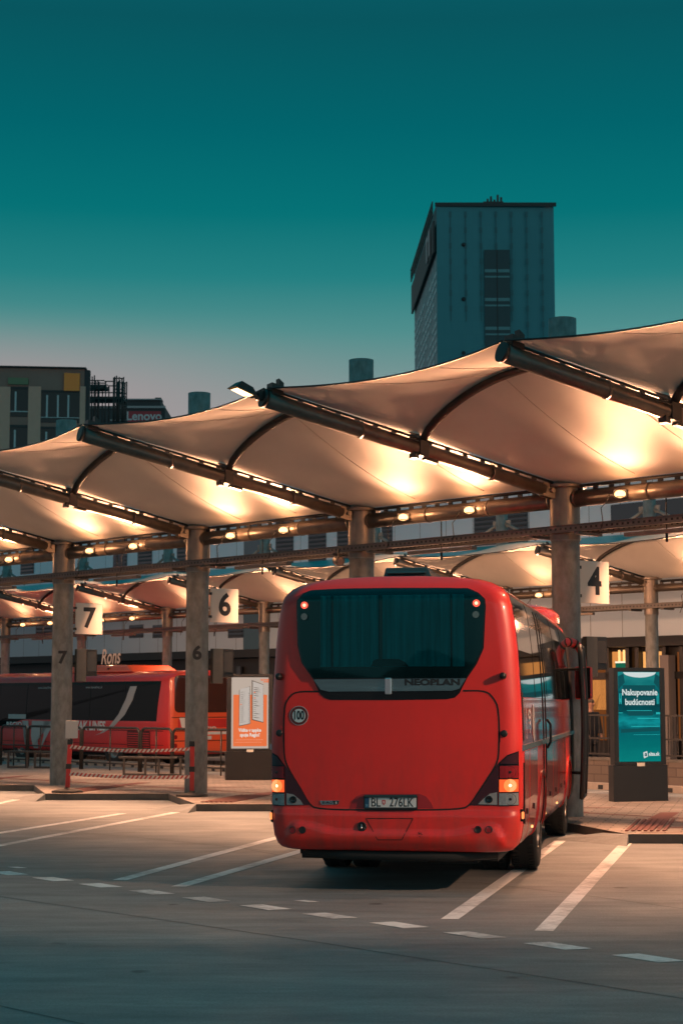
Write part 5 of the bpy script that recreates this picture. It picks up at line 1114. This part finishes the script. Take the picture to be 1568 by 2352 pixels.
body = skin_mesh('body', [[(0, 0, .95, .13), (0, 0, 1.15, .14), (0, 0, 1.38, .15), (0, 0, 1.50, .07), (0, -.01, 1.58, .055), (0, -.02, 1.68, .095), (0, -.01, 1.78, .085)], [0, (.1, 0, .88, .10), (.11, 0, .5, .065), (.11, .02, .12, .05), (.11, -.12, .04, .045)], [0, (-.1, 0, .88, .10), (-.11, 0, .5, .065), (-.11, .02, .12, .05), (-.11, -.12, .04, .045)], [2, (.2, 0, 1.42, .07), (.25, .0, 1.15, .055), (.22, -.12, .92, .04), (.20, -.18, .84, .03)], [2, (-.2, 0, 1.42, .07), (-.25, .0, 1.15, .055), (-.22, -.12, .92, .04), (-.20, -.18, .84, .03)]], skinm, pr, 2)
skin_mesh('coat', [[(0, 0, .80, .20), (0, 0, 1.1, .185), (0, 0, 1.36, .19), (0, 0, 1.48, .10)], [2, (.2, 0, 1.42, .095), (.26, .0, 1.15, .08), (.23, -.12, .94, .06)], [2, (-.2, 0, 1.42, .095), (-.26, .0, 1.15, .08), (-.23, -.12, .94, .06)]], coatm, pr, 2)
skin_mesh('trousers', [[(0, 0, .9, .15), (.1, 0, .82, .125), (.11, 0, .5, .09), (.11, .02, .10, .075)], [0, (-.1, 0, .82, .125), (-.11, 0, .5, .09), (-.11, .02, .10, .075)]], trm, pr, 1)
b = MB(); b.grid(lambda u, v: (.098*math.sin(math.pi*.56*v)*math.cos(6.2832*u), .005+.108*math.sin(math.pi*.56*v)*math.sin(6.2832*u), 1.735+.085*math.cos(math.pi*.56*v)), 20, 10); b.build('hair', hairm, pr)
b = MB(); b.obox((0, -.122, 1.69), (1, 0, 0), (0, 1, 0), (0, 0, 1), .012, .02, .02)
for sg in (-1, 1): b.obox((sg*.1, 0, 1.69), (1, 0, 0), (0, 1, 0), (0, 0, 1), .012, .02, .03)
b.build('nose_and_ears', skinm, pr, bevel=.006)
b = MB()
for sg in (-1, 1): b.obox((sg*.035, -.108, 1.712), (1, 0, 0), (0, 1, 0), (0, 0, 1), .012, .006, .006)
b.obox((0, -.108, 1.645), (1, 0, 0), (0, 1, 0), (0, 0, 1), .022, .006, .005); b.build('eyes_and_mouth', mat('dark face detail', (.05, .02, .02), .6), pr)

# ------------------------------------------------------------------ city skyline
def at(px, py, Y): d = ray(px, py); return Vector((0, 0, EYE))+d*(Y/d.y)
TY = 200
tw = thing('office_tower', 'dark slab tower with a dark window strip and a lattice sign on its narrow side', 'tower', at(1009, 1600, TY), 0)
o0 = tw.location.copy(); tw.location.z = 0; zt = at(1009, 468, TY).z; xr = at(1273, 600, TY).x-o0.x; lf = at(952, 700, 232.8); lx, ly = lf.x-o0.x, 32.8
def tower_mat():
    m = bpy.data.materials.new('tower cladding'); m.use_nodes = True; t = m.node_tree; b = t.nodes['Principled BSDF']; c = N(t, 'ShaderNodeTexCoord'); s = N(t, 'ShaderNodeSeparateXYZ'); t.links.new(c.outputs['Object'], s.inputs[0]); cb = N(t, 'ShaderNodeCombineXYZ'); t.links.new(s.outputs[0], cb.inputs[0]); t.links.new(s.outputs[2], cb.inputs[1])
    br = N(t, 'ShaderNodeTexBrick'); t.links.new(cb.outputs[0], br.inputs[0]); br.offset = 0; br.inputs['Scale'].default_value = 1; br.inputs['Brick Width'].default_value = .84; br.inputs['Row Height'].default_value = 1.65; br.inputs['Mortar Size'].default_value = .03; br.inputs['Color1'].default_value = (.028, .20, .235, 1); br.inputs['Color2'].default_value = (.026, .19, .225, 1); br.inputs['Mortar'].default_value = (.025, .19, .22, 1)
    t.links.new(br.outputs[0], b.inputs['Base Color']); b.inputs['Roughness'].default_value = .55; return m
b = MB(); P_ = [(0, 0), (xr, .4), (xr-1, ly), (lx, ly)]; b.add([(x, y, z) for z in (0, zt) for x, y in P_], [(0, 1, 5, 4), (1, 2, 6, 5), (2, 3, 7, 6), (4, 5, 6, 7)]); b.build('tower_block', tower_mat(), tw)
# narrow side: horizontal bands of facade louvres
u_ = Vector((lx, ly, 0)).normalized(); nn = Vector((-u_.y, u_.x, 0)); Ls = math.hypot(lx, ly); b = MB()
zc = zt-6.5; nb = 70
for j in range(10):
    b = MB()
    for i in range(nb):
        z = 1.0+1.0*i
        if z > zc-1: break
        if (i+j) % 7 < 5: b.obox(u_*(Ls*(j+.5)/10)+nn*.03+Vector((0, 0, z)), u_, nn, (0, 0, 1), Ls/20*.78, .06, .22)
    b.obox(u_*(Ls*(j+.5)/10)+nn*.035+Vector((0, 0, zc/2)), u_, nn, (0, 0, 1), .08, .02, zc/2)
    b.build('louvre_column', mat('pale louvre', (.55, .66, .66), .5), tw)
b = MB(); b.obox(u_*Ls/2+nn*.012+Vector((0, 0, zt/2)), u_, nn, (0, 0, 1), Ls/2, .015, zt/2); b.build('side_wall', mat('pale teal side wall', (.10, .20, .22), .5, var=.1), tw)
# dark sign and lattice on the narrow side
sgm = mat('dark sign panel', (.02, .018, .02), .6); b = MB(); b.obox(u_*(Ls*.5)+nn*.35+Vector((0, 0, zt-4.0)), u_, nn, (0, 0, 1), Ls*.5, .12, 1.9); b.build('sign_panel', sgm, tw); b = MB()
for j, t in enumerate((.10, .2)): b.obox(u_*(Ls*t)+nn*.62+Vector((0, 0, zt-3.9)), u_, nn, (0, 0, 1), .7, .06, 1.6)
b.obox(u_*(Ls*.15)+nn*.62+Vector((0, 0, zt-3)), u_, nn, (0, 0, 1), 1.8, .05, .25)
b.build('sign_letters', mat('pale sign letters', (.45, .33, .33), .5), tw); b = MB()
for j in range(31): b.obox(u_*(Ls*j/30)+nn*.5+Vector((0, 0, zt-.6)), u_, nn, (0, 0, 1), .06, .06, .8)
for z in (zt+.2, zt-.6, zt-1.4): b.obox(u_*Ls/2+nn*.5+Vector((0, 0, z)), u_, nn, (0, 0, 1), Ls/2, .07, .07)
b.build('lattice', dark, tw)
b = MB(); b.box(-.2, xr+.25, -.15, 0, zt-.35, zt+.12); b.build('roof_edge', sgm, tw)
stn = mat('rust streaks', (.04, .13, .15), .7); b = MB(); random.seed(9)
for j in range(7):
    x = xr*(.115+.13*j); b = MB()
    for i in range(7+(5 if j > 4 else 0)): 
        z = zt-1.3-2.25*i*.84; b.box(x-.14, x+.14, -.02, -.005, z-.35, z+.35); b.box(x-.05, x+.05, -.02, -.005, z-1.5, z-.3)
    b.build('anchor_row', stn, tw)
x0_, x1_ = at(1112, 700, TY).x-o0.x, at(1171, 700, TY).x-o0.x; zw = at(1100, 574, TY).z; b = MB(); b.box(x0_, x1_, -.05, -.004, 0, zw); ws = b.build('window_strip', mat('tower window strip', (.018, .05, .06), .4, spec=.3), tw)
b = MB()
for i in range(9):
    z = zw-2.6-3.45*i; b.box(x0_+.05, (x0_+x1_)/2-.08, -.09, -.055, z-.12, z+.25); b.box((x0_+x1_)/2+.08, x1_-.05, -.09, -.055, z-.12, z+.25); b.box(x0_+.05, x1_-.05, -.09, -.055, z-.75, z-.55)
b.build('window_sill', mat('tower sill', (.06, .20, .22), .4), ws); b = MB(); b.box((x0_+x1_)/2-.05, (x0_+x1_)/2+.05, -.10, -.06, 0, zw); b.build('centre_mullion', sgm, ws)
b = MB()
for x, h in ((6.0, .9), (6.4, 1.2), (6.8, .8), (7.2, 1.4), (7.6, 1.1), (5.7, .5)): b.box(x, x+.25, 1, 1.3, zt, zt+h)
b.box(5.6, 8, 1.1, 1.2, zt+.5, zt+.6); b.build('roof_antennas', dark, tw)
b = MB()
for py in (562, 687, 811): 
    b = MB(); p = at(1064, py, TY); b.lathe([(.25, 0), (.25, .05), (0, .05)], c=(p.x-o0.x, 0, p.z), ax=(0, -1, 0), n=10); b.build('wall_vent', sgm, tw)
b = MB(); p = at(1260, 468, TY); b.box(p.x-o0.x-.1, p.x-o0.x+.1, -.1, .1, p.z-.1, p.z+.12); b.build('beacon', emat('red beacon', (1, .15, .1), 3), tw)

# office building at the left
LY = 90
lo = at(0, 1608, LY); lb = thing('office_block', 'grey office block with framed windows and one yellow panel at the left edge', 'building', (lo.x, LY, 0), 0)
def LP(px, py): p = hit(px, py, (lo.x, LY, 0), (-.105, 1, 0)); return (p.x-lo.x, p.y-LY, p.z)
lm = mat('grey office cladding', (.25, .135, .105), .6, var=.08, vscale=2); lp = mat('pale office pier', (.56, .29, .21), .6, var=.05)
def lbox(b, x0, y0, x1, y1, d0, d1, zsame=True):
    A = LP(x0, y0); Bq = LP(x1, y1); za = A[2]; zb_ = Bq[2]; b.add([(A[0], A[1]+d, z) for z in (zb_, za) for d in (-d0, d1)]+[(Bq[0], Bq[1]+d, z) for z in (zb_, za) for d in (-d0, d1)], [(0, 1, 3, 2), (4, 5, 7, 6), (0, 1, 5, 4), (2, 3, 7, 6), (0, 2, 6, 4), (1, 3, 7, 5)])
ztl = LP(0, 843)[2]; A = LP(-300, 900); E = LP(195, 900); b = MB(); b.add([(A[0], A[1], z) for z in (0, ztl)]+[(E[0], E[1], z) for z in (0, ztl)]+[(E[0]-2.2, E[1]+14, z) for z in (0, ztl)]+[(A[0], A[1]+14, z) for z in (0, ztl)], [(0, 2, 3, 1), (2, 4, 5, 3), (4, 6, 7, 5), (1, 3, 5, 7), (6, 0, 1, 7)]); b.build('wall', lm, lb)
b = MB(); lbox(b, -300, 838, 199, 845, .2, .3); b.build('parapet', sgm, lb)
b = MB(); lbox(b, 195, 850, 200, 1300, .02, .3); b.build('end_wall', sgm, lb)
b = MB()
for x0_, x1_ in ((-40, 17), (67, 88), (185, 191)):
    for y0, y1 in ((888, 1300),): lbox(b, x0_, y0, x1_, y1, .10, 0)
b.build('pier', lp, lb)
b = MB(); lbox(b, 20, 868, 66, 884, .12, 0); b.build('green_panel', mat('olive panel', (.14, .17, .09), .6), lb)
b = MB(); lbox(b, 149, 858, 184, 899, .16, 0); b.build('yellow_panel', mat('yellow panel', (1.0, .24, .03), .5), lb)
wd = mat('office window', (.008, .012, .014), .15, spec=.2); sil = mat('window frame pale', (.42, .44, .44), .5)
for x0_, x1_, y0, y1, mull in ((18, 66, 888, 958, (37,)), (88, 184, 896, 972, (109, 134, 158)), (16, 64, 976, 1060, (35,)), (86, 180, 980, 1060, (107, 132, 156)), (-60, -10, 886, 955, ())):
    b = MB(); lbox(b, x0_, y0, x1_, y1, .03, 0); o = b.build('window', wd, lb)
    b = MB(); lbox(b, x0_, y1-14, x1_, y1-11, .08, 0)
    for mx_ in mull: lbox(b, mx_-1.4, y0+12, mx_+1.4, y1-12, .09, 0)
    b.build('frame', sil, o); b = MB(); lbox(b, x0_, y0, x1_, y0+6, .07, 0); b.build('blind_box', sgm, o)
# dark building with the red sign, and scaffolding
DY = 130; do_ = at(200, 1608, DY); db = thing('sign_building', 'dark flat roofed building with a red Lenovo sign beyond the canopies', 'building', (do_.x, DY, 0), 0)
X = lambda px: at(px, 900, DY).x-do_.x; Z = lambda py: at(300, py, DY).z
b = MB(); b.box(X(200), X(380), 0, 15, 0, Z(935)); b.box(X(270), X(368), .5, 12, Z(935), Z(915)); b.box(X(355), X(369), .4, 2, Z(915), Z(911)); b.build('wall', mat('dark building wall', (.03, .034, .038), .6, var=.2), db)
b = MB(); b.box(X(200), X(381), -.15, 0, Z(938), Z(933)); b.box(X(268), X(370), .3, .5, Z(917), Z(914)); b.box(X(255), X(296), -.15, 0, Z(967), Z(964)); b.build('roof_edge', mat('pale roof edge', (.35, .28, .28), .5), db)
b = MB(); b.box(X(296), X(371), -.3, -.1, Z(985), Z(946)); sg_ = b.build('sign_board', mat('sign red', (.40, .02, .03), .5), db); lettering('sign_lettering', 'Lenovo', .92, (X(333), -.32, Z(958)), mat('sign pale letters', (.6, .5, .5), .5), sg_, sx=.98, bold=.02, depth=.02)
b = MB(); random.seed(4)
for i in range(5): b.box(X(204+12*i), X(205+12*i), -.05, -.01, Z(1000), Z(935))
b.build('wall_rib', sgm, db)
SC = 110; so = at(200, 1608, SC); sc_ = thing('scaffolding', 'bare metal scaffolding against the sky beside the grey office block', 'scaffolding', (so.x, SC, 0), 0); X = lambda px: at(px, 900, SC).x-so.x; Z = lambda py: at(300, py, SC).z
b = MB()
for px, top in ((203, 880), (212, 865), (217, 862), (228, 877), (243, 877), (261, 867), (264, 865), (268, 863), (274, 866), (280, 868), (284, 866)):
    for yy in (0, 1.6): b.tube([(X(px), yy, Z(1000)), (X(px), yy, Z(top))], .045, 6)
b.build('standards', dark, sc_); b = MB()
for py, a, c in ((874, 200, 240), (880, 200, 244), (892, 200, 245), (902, 200, 284), (869, 261, 284), (876, 240, 262), (894, 262, 284), (912, 200, 284), (925, 200, 284)):
    for yy in (0, 1.6): b.tube([(X(a), yy, Z(py)), (X(c), yy, Z(py))], .04, 6)
b.tube([(X(200), 0, Z(900)), (X(243), 0, Z(887))], .04, 6); b.build('ledgers', dark, sc_); b = MB(); b.box(X(200), X(243), 0, 1.6, Z(889), Z(884)); b.box(X(200), X(284), 0, 1.6, Z(916), Z(913)); b.build('deck', sgm, sc_)
# low wooded ridge on the side of the sky behind the photographer (seen mirrored in the rear window)
b = MB(); random.seed(2); n = 120; pr_ = [(-420+840*i/n, -260-40*math.sin(i*.05), 9+4*math.sin(i*.13)+2.4*math.sin(i*.71)+random.random()*1.6) for i in range(n+1)]
b.add([(x, y, 0) for x, y, z in pr_]+[(x, y, z) for x, y, z in pr_]+[(x, y-60, z*.9) for x, y, z in pr_], [(i, i+1, n+2+i, n+1+i) for i in range(n)]+[(n+1+i, n+2+i, 2*n+3+i, 2*n+2+i) for i in range(n)])
tag(b.build('hills', mat('dark wooded ridge', (.03, .04, .035), .9, var=.3, vscale=.1)), kind='structure')
